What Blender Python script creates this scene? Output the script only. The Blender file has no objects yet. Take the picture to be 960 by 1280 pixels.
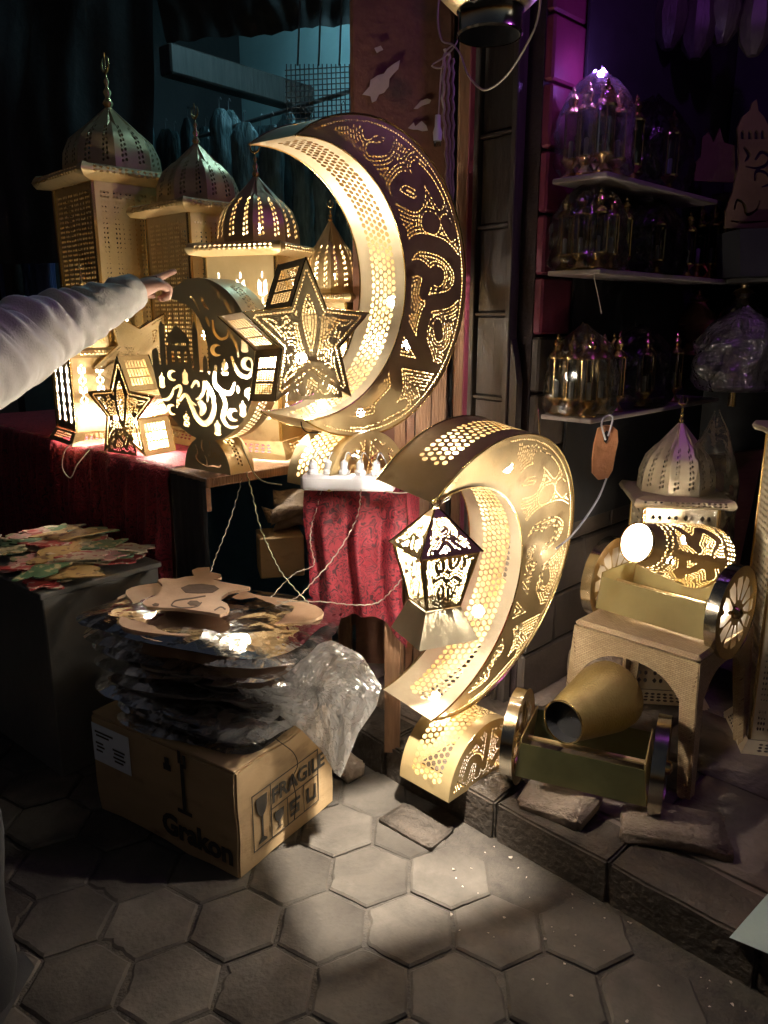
import bpy, bmesh, math, random
import numpy as np
from mathutils import Vector, Matrix, noise
from mathutils.geometry import delaunay_2d_cdt

random.seed(7)
scene = bpy.context.scene
C = scene.collection
PI = math.pi
R = math.radians

# ------------------------------------------------------------------ camera
F_PX, PITCH, EYE = 961.0, R(14.0), 1.5
cd = bpy.data.cameras.new('camera')
cam = bpy.data.objects.new('camera', cd); C.objects.link(cam)
cam.location = (0, 0, EYE)
cam.rotation_euler = (PI/2 - PITCH, 0, 0)
cd.sensor_fit = 'VERTICAL'; cd.sensor_height = 24.0; cd.lens = 24.0*F_PX/1280.0
cd.clip_start = 0.05; cd.clip_end = 200
scene.camera = cam

# ------------------------------------------------------------------ night sky, added fill sun, exposure
world = bpy.data.worlds.new('World'); scene.world = world; world.use_nodes = True
wn = world.node_tree.nodes; wl = world.node_tree.links
for n in list(wn): wn.remove(n)
wo = wn.new('ShaderNodeOutputWorld'); wb = wn.new('ShaderNodeBackground')
sky = wn.new('ShaderNodeTexSky'); sky.sky_type = 'NISHITA'; sky.sun_disc = False
sky.sun_elevation = R(-2.6); sky.sun_rotation = R(104); sky.altitude = 50
wl.new(sky.outputs[0], wb.inputs[0]); wb.inputs[1].default_value = 0.15
wl.new(wb.outputs[0], wo.inputs[0])
sl = bpy.data.lights.new('fill_sun', 'SUN'); sl.energy = 0.06; sl.angle = R(25); sl.color = (1, .93, .84)  # soft warm fill added from the right to brighten the brass faces
so = bpy.data.objects.new('fill_sun', sl); C.objects.link(so); so.rotation_euler = (R(72), 0, R(76))
vs = scene.view_settings
scene.display_settings.display_device = 'sRGB'
vs.view_transform = 'Standard'; vs.look = 'None'; vs.exposure = 0.8; vs.gamma = 1.0; vs.use_curve_mapping = False
cy = scene.cycles
cy.max_bounces = 7; cy.diffuse_bounces = 4; cy.glossy_bounces = 4; cy.transmission_bounces = 4
cy.transparent_max_bounces = 24; cy.sample_clamp_indirect = 4.0; cy.use_denoising = True
cy.caustics_reflective = True; cy.caustics_refractive = False

# ------------------------------------------------------------------ places: a pixel of the 960x1280 photo at a depth or a height
def _dir(u, v):
    a = (u-480)/F_PX; b = (640-v)/F_PX
    return Vector((a, math.cos(PITCH)+b*math.sin(PITCH), -math.sin(PITCH)+b*math.cos(PITCH)))
def pt(u, v, y):
    d = _dir(u, v); return Vector((0, 0, EYE)) + d*(y/d.y)
def gz(u, v, z):
    d = _dir(u, v); return Vector((0, 0, EYE)) + d*((z-EYE)/d.z)
D = Vector((.70711, -.70711, 0)); N = Vector((.70711, .70711, 0))   # along the shop front, into the shop
def sn(s, n, z=0): return D*s + N*n + Vector((0, 0, z))

# ------------------------------------------------------------------ materials
MATS = {}
def mat(name):
    m = bpy.data.materials.new(name); m.use_nodes = True
    nt = m.node_tree
    for n in list(nt.nodes): nt.nodes.remove(n)
    out = nt.nodes.new('ShaderNodeOutputMaterial')
    MATS[name] = m
    return m, nt, nt.nodes, nt.links, out
def ramp(nodes, stops):
    r = nodes.new('ShaderNodeValToRGB')
    el = r.color_ramp.elements
    while len(el) < len(stops): el.new(.5)
    for e, (p, c) in zip(el, stops): e.position = p; e.color = (*c, 1) if len(c) == 3 else c
    return r
def surf(name, c1, c2, scale=6, rough=(.5, .7), metal=0.0, bump=.15, bscale=60, detail=6, spec=.5, sheen=0, dist=.02, rnd=0, stretch=None, tint=None):
    """a principled surface whose colour and roughness wander between two values, with fine relief"""
    m, nt, nd, lk, out = mat(name)
    p = nd.new('ShaderNodeBsdfPrincipled'); lk.new(p.outputs[0], out.inputs[0])
    tc = nd.new('ShaderNodeTexCoord'); src = tc.outputs['Object']
    if stretch:
        mp = nd.new('ShaderNodeMapping'); mp.inputs['Scale'].default_value = stretch
        lk.new(src, mp.inputs[0]); src = mp.outputs[0]
    n1 = nd.new('ShaderNodeTexNoise'); n1.inputs['Scale'].default_value = scale; n1.inputs['Detail'].default_value = detail
    n1.inputs['Roughness'].default_value = .62
    lk.new(src, n1.inputs[0])
    r1 = ramp(nd, [(.32, c1), (.68, c2)]); lk.new(n1.outputs[0], r1.inputs[0])
    col = r1.outputs[0]
    if tint:
        n3 = nd.new('ShaderNodeTexNoise'); n3.inputs['Scale'].default_value = tint[1]; n3.inputs['Detail'].default_value = 8
        lk.new(src, n3.inputs[0])
        r3 = ramp(nd, [(tint[2], (0, 0, 0)), (tint[2]+tint[3], (1, 1, 1))]); lk.new(n3.outputs[0], r3.inputs[0])
        mx = nd.new('ShaderNodeMix'); mx.data_type = 'RGBA'
        lk.new(r3.outputs[0], mx.inputs[0]); lk.new(col, mx.inputs[6]); mx.inputs[7].default_value = (*tint[0], 1)
        col = mx.outputs[2]
    if rnd:
        oi = nd.new('ShaderNodeObjectInfo'); hs = nd.new('ShaderNodeHueSaturation')
        mr = nd.new('ShaderNodeMapRange'); mr.inputs[3].default_value = 1-rnd; mr.inputs[4].default_value = 1+rnd
        lk.new(oi.outputs['Random'], mr.inputs[0]); lk.new(mr.outputs[0], hs.inputs['Value']); lk.new(col, hs.inputs['Color'])
        col = hs.outputs[0]
    lk.new(col, p.inputs['Base Color'])
    mr2 = nd.new('ShaderNodeMapRange'); mr2.inputs[3].default_value = rough[0]; mr2.inputs[4].default_value = rough[1]
    lk.new(n1.outputs[0], mr2.inputs[0]); lk.new(mr2.outputs[0], p.inputs['Roughness'])
    p.inputs['Metallic'].default_value = metal; p.inputs['Specular IOR Level'].default_value = spec
    if sheen:
        p.inputs['Sheen Weight'].default_value = sheen; p.inputs['Sheen Roughness'].default_value = .4
    if bump:
        n2 = nd.new('ShaderNodeTexNoise'); n2.inputs['Scale'].default_value = bscale; n2.inputs['Detail'].default_value = 5
        lk.new(src, n2.inputs[0])
        b = nd.new('ShaderNodeBump'); b.inputs['Strength'].default_value = bump; b.inputs['Distance'].default_value = dist
        lk.new(n2.outputs[0], b.inputs['Height']); lk.new(b.outputs[0], p.inputs['Normal'])
    return m
brass = surf('brass sheet', (.50, .375, .18), (.64, .49, .26), 5, (.32, .48), .62, .10, 14, dist=.02, tint=((.36, .24, .11), 9, .60, .12))
brass_olive = surf('olive brass sheet', (.42, .345, .15), (.52, .43, .20), 4, (.28, .44), .6, .12, 7, dist=.03)
brass_pale = surf('pale brass sheet', (.64, .53, .35), (.76, .65, .45), 5, (.32, .48), .55, .15, 6, dist=.03)
brass_bright = surf('bright brass trim', (.72, .52, .22), (.80, .6, .28), 9, (.18, .3), 1.0, .05, 40)
steel_glint = surf('polished ring metal', (.55, .5, .42), (.7, .64, .5), 9, (.12, .2), 1.0, .04, 30)
paver_m = surf('worn concrete paver', (.056, .050, .044), (.108, .096, .083), 7, (.65, .9), 0, .5, 70, rnd=.22, dist=.006, spec=.18, tint=((.032, .028, .025), 2.6, .50, .22))
joint_m = surf('dirty joint soil', (.035, .030, .026), (.07, .06, .05), 30, (.8, .95), 0, .6, 120, dist=.01)
kerb_m = surf('rough kerb stone', (.04, .034, .029), (.09, .074, .062), 9, (.6, .85), 0, .8, 45, rnd=.12, dist=.015, spec=.2, tint=((.07, .055, .045), 4, .55, .2))
floor_m = surf('stained shop floor', (.11, .085, .07), (.21, .165, .14), 5, (.45, .8), 0, .6, 40, dist=.012, tint=((.05, .04, .035), 3, .5, .25))
rock_m = surf('rubble stone', (.17, .13, .1), (.28, .22, .17), 12, (.6, .85), 0, .8, 60, rnd=.2, dist=.012)
pillar_m = surf('peeling brown painted plaster', (.12, .052, .034), (.20, .095, .06), 3, (.5, .75), 0, .45, 30, dist=.01, tint=((.075, .05, .036), 5, .55, .12))
scrap_m = surf('torn poster paper', (.42, .36, .30), (.52, .45, .38), 20, (.7, .85), 0, .3, 40, dist=.005)
brick_m = surf('maroon painted block', (.14, .02, .05), (.21, .035, .075), 8, (.4, .6), 0, .35, 40, rnd=.25, dist=.006)
mortar_m = surf('dark mortar', (.02, .012, .014), (.035, .02, .022), 20, (.8, .9), 0, .3, 60)
darkwood_m = surf('dark stained wood', (.025, .02, .018), (.06, .05, .045), 8, (.35, .6), 0, .35, 25, dist=.006, stretch=(5, 5, .7), rnd=.2)
plank_m = surf('rough brown wood', (.16, .085, .045), (.30, .17, .095), 5, (.5, .75), 0, .5, 24, dist=.008, stretch=(6, 6, .6), rnd=.15)
boardwood_m = surf('red brown board', (.14, .06, .028), (.22, .10, .05), 5, (.45, .6), 0, .3, 20, dist=.006, stretch=(1, 6, 6))
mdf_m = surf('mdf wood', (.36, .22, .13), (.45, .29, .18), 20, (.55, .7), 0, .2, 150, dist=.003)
mdfdark_m = surf('burnt engraving', (.06, .035, .02), (.10, .06, .035), 20, (.7, .85), 0, .1, 60)
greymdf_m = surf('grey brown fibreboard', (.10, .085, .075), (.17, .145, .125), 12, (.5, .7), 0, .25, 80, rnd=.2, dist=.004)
cardboard_m = surf('cardboard', (.36, .25, .13), (.43, .30, .165), 5, (.7, .85), 0, .25, 50, dist=.004, tint=((.24, .16, .085), 6, .6, .15), stretch=(1, 1, 2.5))
ink_m = surf('black print', (.018, .016, .014), (.05, .043, .036), 30, (.6, .8), 0, 0)
paper_m = surf('white label paper', (.68, .75, .84), (.76, .82, .9), 20, (.6, .7), 0, .1, 60)  # white paper with the bluish street light put into its colour
plinth_m = surf('grey laminate', (.10, .097, .09), (.15, .143, .133), 3, (.3, .5), 0, .1, 30)
sweater_m = surf('cream knit', (.60, .56, .50), (.70, .66, .60), 14, (.85, .95), 0, .35, 230, dist=.004, sheen=.3)
skin_m = surf('skin', (.50, .27, .19), (.58, .33, .24), 18, (.45, .6), 0, .12, 160, dist=.002)
black_m = surf('black cloth', (.012, .012, .014), (.022, .022, .026), 12, (.8, .95), 0, .3, 200, dist=.003)
hair_m = surf('dark hair', (.012, .009, .007), (.03, .022, .016), 40, (.35, .5), 0, .5, 120, stretch=(1, 1, .2))
wplastic_m = surf('white plastic', (.62, .62, .66), (.7, .7, .73), 6, (.3, .45), 0, .04, 30)
wire_m = surf('pale cable', (.36, .31, .25), (.46, .40, .32), 40, (.4, .5), 0, 0)
greenwire_m = surf('clear green cable', (.36, .38, .24), (.46, .48, .32), 40, (.3, .4), 0, 0)
greycable_m = surf('grey cable', (.4, .4, .42), (.5, .5, .52), 30, (.4, .5), 0, 0)
teal_m = surf('pale teal paint', (.24, .38, .40), (.32, .47, .49), 3, (.5, .7), 0, .2, 20)
blackwall_m = surf('near black surface', (.012, .013, .015), (.026, .027, .03), 3, (.6, .8), 0, .2, 20)  # near-black tone shared by walls, ceiling and tarpaulins
blue_m = surf('blue plastic', (.03, .10, .19), (.045, .13, .24), 5, (.3, .45), 0, .1, 20)
bagdark_m = surf('dark folded garment in film', (.04, .07, .08), (.14, .23, .25), 14, (.08, .25), 0, .9, 22, dist=.03, rnd=.5, stretch=(1.5, 1.5, .35))
bagblue_m = surf('blue tassel strands', (.05, .08, .22), (.08, .13, .32), 60, (.3, .5), 0, .8, 60, dist=.01, stretch=(3, 3, .1), rnd=.3)
tag_m = surf('orange bark slice', (.30, .12, .05), (.46, .2, .09), 18, (.45, .65), 0, .6, 50, dist=.008)
teal_board_m = surf('pale teal board', (.42, .52, .48), (.5, .6, .55), 6, (.4, .55), 0, .1, 40)
gold_panel_m = surf('gold painted board', (.10, .066, .03), (.15, .10, .048), 8, (.45, .6), .3, .15, 50)
wiremesh_m = surf('grey wire', (.12, .12, .125), (.18, .18, .19), 20, (.35, .5), .7, 0)
paints = [surf('painted '+n, tuple(x*.75 for x in c), c, 26, (.3, .5), 0, .15, 60, dist=.003, tint=(t, 30, .56, .05)) for n, c, t in
          [('cream', (.62, .52, .38), (.35, .12, .10)), ('red', (.45, .06, .06), (.6, .5, .4)), ('green', (.08, .16, .08), (.45, .35, .2)),
           ('ochre', (.50, .33, .13), (.2, .10, .05)), ('pink', (.55, .28, .26), (.2, .22, .12)), ('straw', (.5, .42, .27), (.16, .18, .09))]]

# velvet with a raised damask figure
def damask():
    m, nt, nd, lk, out = mat('red damask velvet')
    p = nd.new('ShaderNodeBsdfPrincipled'); lk.new(p.outputs[0], out.inputs[0])
    tc = nd.new('ShaderNodeTexCoord')
    v = nd.new('ShaderNodeTexNoise'); v.inputs['Scale'].default_value = 30; v.inputs['Detail'].default_value = 1.0; v.inputs['Distortion'].default_value = 2.2
    lk.new(tc.outputs['Object'], v.inputs['Vector'])
    r = ramp(nd, [(.36, (.04, .005, .010)), (.42, (.22, .014, .026)), (.52, (.27, .018, .034)), (.58, (.05, .006, .012)), (.66, (.2, .013, .024))]); lk.new(v.outputs[0], r.inputs[0])
    lk.new(r.outputs[0], p.inputs['Base Color'])
    p.inputs['Roughness'].default_value = .72; p.inputs['Sheen Weight'].default_value = .35; p.inputs['Sheen Tint'].default_value = (.7, .1, .15, 1)
    b = nd.new('ShaderNodeBump'); b.inputs['Strength'].default_value = .5; b.inputs['Distance'].default_value = .008
    lk.new(v.outputs[0], b.inputs['Height']); lk.new(b.outputs[0], p.inputs['Normal'])
    return m
velvet_m = damask()

def film(name, body=.10, tint=(.9, .92, .95), rough=.12, bscale=16, gloss=1.0, bstr=.9, ior=1.6, bdist=.03):
    """clear crinkled plastic film"""
    m, nt, nd, lk, out = mat(name)
    tr = nd.new('ShaderNodeBsdfTransparent'); tr.inputs[0].default_value = (*tint, 1)
    gl = nd.new('ShaderNodeBsdfGlossy'); gl.inputs['Roughness'].default_value = rough; gl.inputs[0].default_value = (gloss,)*3+(1,)
    df = nd.new('ShaderNodeBsdfTranslucent'); df.inputs[0].default_value = (.88, .88, .88, 1)
    tc = nd.new('ShaderNodeTexCoord')
    n1 = nd.new('ShaderNodeTexVoronoi'); n1.inputs['Scale'].default_value = bscale; n1.feature = 'F1'
    wv = nd.new('ShaderNodeTexNoise'); wv.inputs['Scale'].default_value = bscale*.6; wv.inputs['Detail'].default_value = 4
    lk.new(tc.outputs['Object'], wv.inputs[0])
    ad = nd.new('ShaderNodeVectorMath'); ad.operation = 'MULTIPLY_ADD'; ad.inputs[1].default_value = (.12,)*3
    lk.new(wv.outputs['Color'], ad.inputs[0]); lk.new(tc.outputs['Object'], ad.inputs[2]); lk.new(ad.outputs[0], n1.inputs['Vector'])
    bp = nd.new('ShaderNodeBump'); bp.inputs['Strength'].default_value = bstr; bp.inputs['Distance'].default_value = bdist
    lk.new(n1.outputs['Distance'], bp.inputs['Height']); lk.new(bp.outputs[0], gl.inputs['Normal'])
    fr = nd.new('ShaderNodeFresnel'); fr.inputs[0].default_value = ior; lk.new(bp.outputs[0], fr.inputs['Normal'])
    m1 = nd.new('ShaderNodeMixShader'); m1.inputs[0].default_value = body
    lk.new(tr.outputs[0], m1.inputs[1]); lk.new(df.outputs[0], m1.inputs[2])
    m2 = nd.new('ShaderNodeMixShader'); lk.new(fr.outputs[0], m2.inputs[0]); lk.new(m1.outputs[0], m2.inputs[1]); lk.new(gl.outputs[0], m2.inputs[2])
    lk.new(m2.outputs[0], out.inputs[0])
    return m
film_m = film('clear film', .10, (.95, .95, .96), .16, 16, 1.0, .8, 1.6, .012)
filmdim_m = film('low gloss film', .05, (.92, .92, .92), .2, 16, .5, .6)  # same film with weaker gloss and softer crinkle
filmpile_m = film('bag film on pile', .05, (.95, .95, .95), .14, 15, .8, .8, 1.5, .006)
filmheavy_m = film('bunched film', .45, (.9, .9, .9), .18, 26, 1.0, 1.0, 2.4, .014)

def glass():
    m, nt, nd, lk, out = mat('thin glass pane')
    tr = nd.new('ShaderNodeBsdfTransparent'); tr.inputs[0].default_value = (.8, .82, .8, 1)
    gl = nd.new('ShaderNodeBsdfGlossy'); gl.inputs['Roughness'].default_value = .05
    fr = nd.new('ShaderNodeFresnel'); fr.inputs[0].default_value = 1.5
    mx = nd.new('ShaderNodeMixShader'); lk.new(fr.outputs[0], mx.inputs[0]); lk.new(tr.outputs[0], mx.inputs[1]); lk.new(gl.outputs[0], mx.inputs[2])
    lk.new(mx.outputs[0], out.inputs[0]); return m
glass_m = glass()

def acrylic():
    m, nt, nd, lk, out = mat('white acrylic liner')
    a = nd.new('ShaderNodeBsdfTranslucent'); a.inputs[0].default_value = (.95, .88, .76, 1)
    b = nd.new('ShaderNodeBsdfDiffuse'); b.inputs[0].default_value = (.85, .82, .76, 1)
    mx = nd.new('ShaderNodeMixShader'); mx.inputs[0].default_value = .3
    lk.new(a.outputs[0], mx.inputs[1]); lk.new(b.outputs[0], mx.inputs[2]); lk.new(mx.outputs[0], out.inputs[0]); return m
acrylic_m = acrylic()

def lamp(name, col, strength):
    m, nt, nd, lk, out = mat(name)
    e = nd.new('ShaderNodeEmission'); e.inputs[0].default_value = (*col, 1); e.inputs[1].default_value = strength
    lk.new(e.outputs[0], out.inputs[0]); return m
WARM = (1.0, .885, .72)
bulb_m = lamp('warm bulb', WARM, 360)
bulb_table_m = lamp('table bulb', WARM, 620)
bulb_added_m = lamp('added inner bulb', (1, .8, .5), 60)  # weak bulbs added inside the two tallest lanterns to brighten their piercing
bulb_soft_m = lamp('soft warm bulb', WARM, 150)
bulb_strong_m = lamp('strong warm bulb', WARM, 800)
purple_m = lamp('purple bulb', (.55, .10, 1.0), 130)
tube_m = lamp('cold tube', (.42, .85, 1.0), 58)
white_disc_m = lamp('glowing white disc', (1, .93, .84), 7.0)

def rattan():
    m, nt, nd, lk, out = mat('woven rattan plastic')
    p = nd.new('ShaderNodeBsdfPrincipled'); lk.new(p.outputs[0], out.inputs[0])
    tc = nd.new('ShaderNodeTexCoord'); br = nd.new('ShaderNodeTexBrick')
    br.inputs['Scale'].default_value = 36; br.inputs['Mortar Size'].default_value = .02; br.inputs['Mortar Smooth'].default_value = .6
    br.inputs['Color1'].default_value = (.52, .39, .23, 1); br.inputs['Color2'].default_value = (.42, .30, .17, 1); br.inputs['Mortar'].default_value = (.17, .10, .05, 1)
    br.inputs['Brick Width'].default_value = .55; br.inputs['Row Height'].default_value = .22
    mp = nd.new('ShaderNodeMapping'); mp.inputs['Rotation'].default_value = (R(90), 0, 0)
    sx = nd.new('ShaderNodeSeparateXYZ'); cx = nd.new('ShaderNodeCombineXYZ'); a = nd.new('ShaderNodeMath'); a2 = nd.new('ShaderNodeMath')
    lk.new(tc.outputs['Object'], sx.inputs[0]); lk.new(sx.outputs[0], cx.inputs[0])
    lk.new(sx.outputs[1], a.inputs[0]); lk.new(sx.outputs[2], a.inputs[1]); lk.new(a.outputs[0], cx.inputs[1])
    lk.new(cx.outputs[0], br.inputs[0]); lk.new(br.outputs['Color'], p.inputs['Base Color'])
    p.inputs['Roughness'].default_value = .38
    b = nd.new('ShaderNodeBump'); b.inputs['Strength'].default_value = .6; b.inputs['Distance'].default_value = .006; b.invert = True
    lk.new(br.outputs['Fac'], b.inputs['Height']); lk.new(b.outputs[0], p.inputs['Normal'])
    return m
rattan_m = rattan()

# ------------------------------------------------------------------ mesh building
def catmull(P, n=8, closed=False):
    P = [Vector(p) for p in P]; out = []
    L = len(P)
    if L < 3 and not closed:
        return [P[0].lerp(P[-1], i/n) for i in range(n+1)]
    rng = range(L) if closed else range(L-1)
    for i in rng:
        g = (lambda k: P[k % L]) if closed else (lambda k: P[min(max(k, 0), L-1)])
        p0, p1, p2, p3 = g(i-1), g(i), g(i+1), g(i+2)
        for j in range(n):
            t = j/n
            out.append(.5*((2*p1)+(p2-p0)*t+(2*p0-5*p1+4*p2-p3)*t*t+(3*p1-p0-3*p2+p3)*t**3))
    if not closed: out.append(P[-1].copy())
    return out

class MB:
    def __init__(s): s.v = []; s.f = []
    def add(s, V, F, M=None):
        b = len(s.v)
        s.v += [tuple(M @ Vector(p)) if M is not None else tuple(p) for p in V]
        s.f += [tuple(i+b for i in f) for f in F]
        return s
    def box(s, c, d, M=None, bev=0.0):
        x, y, z = (q/2 for q in d); c = Vector(c)
        if bev:
            b = min(bev, x*.9, y*.9, z*.9); V = []
            for sx in (-1, 1):
                for sy in (-1, 1):
                    for sz in (-1, 1):
                        V += [c+Vector((sx*(x-b), sy*(y-b), sz*z)), c+Vector((sx*(x-b), sy*y, sz*(z-b))), c+Vector((sx*x, sy*(y-b), sz*(z-b)))]
            bm = bmesh.new()
            for p in V: bm.verts.new(p)
            bmesh.ops.convex_hull(bm, input=bm.verts)
            bm.verts.index_update()
            s.add([v.co for v in bm.verts], [[v.index for v in f.verts] for f in bm.faces], M); bm.free(); return s
        V = [c+Vector((a*x, b*y, e*z)) for a in (-1, 1) for b in (-1, 1) for e in (-1, 1)]
        return s.add(V, [(0, 1, 3, 2), (4, 6, 7, 5), (0, 4, 5, 1), (2, 3, 7, 6), (0, 2, 6, 4), (1, 5, 7, 3)], M)
    def hull(s, V, M=None):
        bm = bmesh.new()
        for p in V: bm.verts.new(p)
        r = bmesh.ops.convex_hull(bm, input=bm.verts)
        bmesh.ops.delete(bm, geom=list({g for g in r['geom_interior']+r['geom_unused'] if isinstance(g, bmesh.types.BMVert)}), context='VERTS')
        bm.verts.index_update()
        s.add([v.co for v in bm.verts], [[v.index for v in f.verts] for f in bm.faces], M); bm.free(); return s
    def tube(s, P, r, n=6, M=None, cap=True, ell=1.0):
        P = [Vector(p) for p in P]; V = []; F = []
        rr = r if isinstance(r, (list, tuple)) else [r]*len(P)
        up = Vector((0, 0, 1))
        for i, p in enumerate(P):
            t = (P[min(i+1, len(P)-1)]-P[max(i-1, 0)]).normalized()
            a = up if abs(t.dot(up)) < .92 else Vector((1, 0, 0))
            x = t.cross(a).normalized(); y = x.cross(t).normalized()
            for k in range(n):
                w = 2*PI*k/n
                V.append(p+(x*math.cos(w)+y*math.sin(w)*ell)*rr[i])
        for i in range(len(P)-1):
            for k in range(n):
                F.append((i*n+k, i*n+(k+1) % n, (i+1)*n+(k+1) % n, (i+1)*n+k))
        if cap: F += [tuple(range(n)), tuple(reversed(range((len(P)-1)*n, len(P)*n)))]
        return s.add(V, F, M)
    def lathe(s, prof, n=16, M=None, rot=0.0, flat=False, cap=True):
        k = 1/math.cos(PI/n) if flat else 1
        V = []; F = []
        for r, z in prof:
            for i in range(n):
                w = rot+2*PI*(i+(.5 if flat else 0))/n
                V.append((r*k*math.cos(w), r*k*math.sin(w), z))
        for j in range(len(prof)-1):
            for i in range(n): F.append((j*n+i, j*n+(i+1) % n, (j+1)*n+(i+1) % n, (j+1)*n+i))
        if cap: F += [tuple(reversed(range(n))), tuple(range((len(prof)-1)*n, len(prof)*n))]
        return s.add(V, F, M)
    def prism(s, poly, h, M=None, z0=0.0):
        n = len(poly)
        V = [(p[0], p[1], z0) for p in poly]+[(p[0], p[1], z0+h) for p in poly]
        F = [tuple(reversed(range(n))), tuple(range(n, 2*n))]+[(i, (i+1) % n, n+(i+1) % n, n+i) for i in range(n)]
        return s.add(V, F, M)
    def quad(s, a, b, c, d): return s.add([a, b, c, d], [(0, 1, 2, 3)])

def mesh_of(name, mb, smooth=False, angle=None):
    me = bpy.data.meshes.new(name); me.from_pydata(mb.v, [], mb.f); me.update()
    if smooth:
        me.polygons.foreach_set('use_smooth', [True]*len(me.polygons))
        if angle:
            bm = bmesh.new(); bm.from_mesh(me)
            for e in bm.edges:
                if len(e.link_faces) == 2 and e.calc_face_angle(0) > angle: e.smooth = False
            bm.to_mesh(me); bm.free()
    return me
def ob(name, mb, m, parent=None, smooth=False, angle=R(35), loc=None, rz=None):
    me = mb if isinstance(mb, bpy.types.Mesh) else mesh_of(name, mb, smooth, angle)
    if m is not None and not me.materials: me.materials.append(m)
    o = bpy.data.objects.new(name, me); C.objects.link(o)
    if parent is not None: o.parent = parent
    if loc is not None: o.location = loc
    if rz is not None: o.rotation_euler = (0, 0, rz)
    return o
def tag(o, label=None, cat=None, group=None, kind=None):
    if label: o['label'] = label
    if cat: o['category'] = cat
    if group: o['group'] = group
    if kind: o['kind'] = kind
    return o
def thing(name, label, cat, loc=(0, 0, 0), rz=0.0, group=None):
    o = bpy.data.objects.new(name, None); C.objects.link(o); o.empty_display_size = .05
    o.location = loc; o.rotation_euler = (0, 0, rz)
    return tag(o, label, cat, group)
def dup(root, label=None, loc=None, rz=None, group=None):
    def cp(o, par):
        c = o.copy(); C.objects.link(c)
        if par is not None: c.parent = par
        for ch in list(o.children): cp(ch, c)
        return c
    r = cp(root, None)
    if label: r['label'] = label
    if group: r['group'] = group
    if loc is not None: r.location = loc
    if rz is not None: r.rotation_euler = (0, 0, rz)
    return r
def struct(name, mb, m, **k): return tag(ob(name, mb, m, **k), kind='structure')
def bulb(parent, loc, m=None, r=.018):
    b = MB(); b.lathe([(r*math.sin(PI*i/6)+1e-4, -r*math.cos(PI*i/6)) for i in range(7)], 10)
    o = ob('bulb', b, m or bulb_m, parent, True, None); o.location = loc
    return o

# ------------------------------------------------------------------ perforated sheet: a 2D outline with holes cut through it, then bent
def ccw(P):
    return P if sum(P[i-1][0]*P[i][1]-P[i][0]*P[i-1][1] for i in range(len(P))) > 0 else P[::-1]
def cut(outline, holes, mapf=None, grid=()):
    """triangulates outline minus holes; mapf bends (x, y) to 3D. grid: extra points where the sheet must follow a curve. Returns verts, faces"""
    outline = ccw(list(outline)); holes = [ccw(list(h)) for h in holes]
    V = [Vector((p[0], p[1])) for p in outline]; Fc = [list(range(len(V)))]
    for h in holes:
        b = len(V); V += [Vector((p[0], p[1])) for p in h]; Fc.append(list(range(b, b+len(h))))
    V += [Vector(g) for g in grid]
    ov, oe, of, vo, eo, fo = delaunay_2d_cdt(V, [], Fc, 1, 1e-7)
    keep = [tuple(f) for f, src in zip(of, fo) if list(src) == [0]]
    used = sorted({i for f in keep for i in f}); ix = {j: i for i, j in enumerate(used)}
    vv = [(mapf(ov[i][0], ov[i][1]) if mapf else (ov[i][0], 0, ov[i][1])) for i in used]
    return vv, [tuple(ix[i] for i in f) for f in keep]
def sheet(outline, holes, mapf=None): 
    v, f = cut(outline, holes, mapf); return MB().add(v, f)
def ngon(x, y, r, n=6, rot=0.0, sx=1.0, sy=1.0):
    return [(x+r*sx*math.cos(rot+2*PI*i/n), y+r*sy*math.sin(rot+2*PI*i/n)) for i in range(n)]
def rect(x0, y0, x1, y1): return [(x0, y0), (x1, y0), (x1, y1), (x0, y1)]
def subrect(x0, y0, x1, y1, nx, ny=1):
    return ([(x0+(x1-x0)*i/nx, y0) for i in range(nx)]+[(x1, y0+(y1-y0)*i/ny) for i in range(ny)]
            + [(x1-(x1-x0)*i/nx, y1) for i in range(nx)]+[(x0, y1-(y1-y0)*i/ny) for i in range(ny)])
def honey(x0, y0, x1, y1, pitch, fill=.40, jit=.08, keep=None):
    out = []; dy = pitch*.866; j = 0; y = y0+pitch*.5
    while y < y1-pitch*.4:
        x = x0+pitch*(.5 if j % 2 else 1.0)
        while x < x1-pitch*.4:
            if keep is None or keep(x, y):
                r = pitch*fill*(1+random.uniform(-jit, jit))
                out.append(ngon(x+random.uniform(-jit, jit)*pitch*.6, y+random.uniform(-jit, jit)*pitch*.6, r, 6, random.uniform(0, 1), 1, random.uniform(.9, 1.15)))
            x += pitch
        y += dy; j += 1
    return out
def stroke_poly(P, w, taper=True, n=6):
    """outline polygon of a pen stroke"""
    Q = [Vector((p[0], p[1])) for p in catmull([(p[0], p[1], 0) for p in P], n)]
    L = []; Rr = []
    for i, q in enumerate(Q):
        t = (Q[min(i+1, len(Q)-1)]-Q[max(i-1, 0)]); t = t.normalized() if t.length > 1e-9 else Vector((1, 0))
        nn = Vector((-t.y, t.x)); k = i/(len(Q)-1)
        ww = w*((.25+.75*math.sin(PI*min(1, .12+.88*k))) if taper else 1)*.5
        L.append(q+nn*ww); Rr.append(q-nn*ww)
    return [tuple(p) for p in L+Rr[::-1]]
def stroke_cuts(P, w, taper=True, n=6, fmap=None):
    """the same pen stroke as overlapping convex pieces, to be cut out of a sheet"""
    Q = stroke_poly(P, w, taper, n); m = len(Q)//2; L = Q[:m]; Rr = Q[m:][::-1]; out = []
    for i in range(m-1):
        for q in ([L[i], Rr[i], Rr[i+1]], [L[i], Rr[i+1], L[i+1]]):
            out.append([fmap(*p) for p in q] if fmap else q)
    return out
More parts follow.
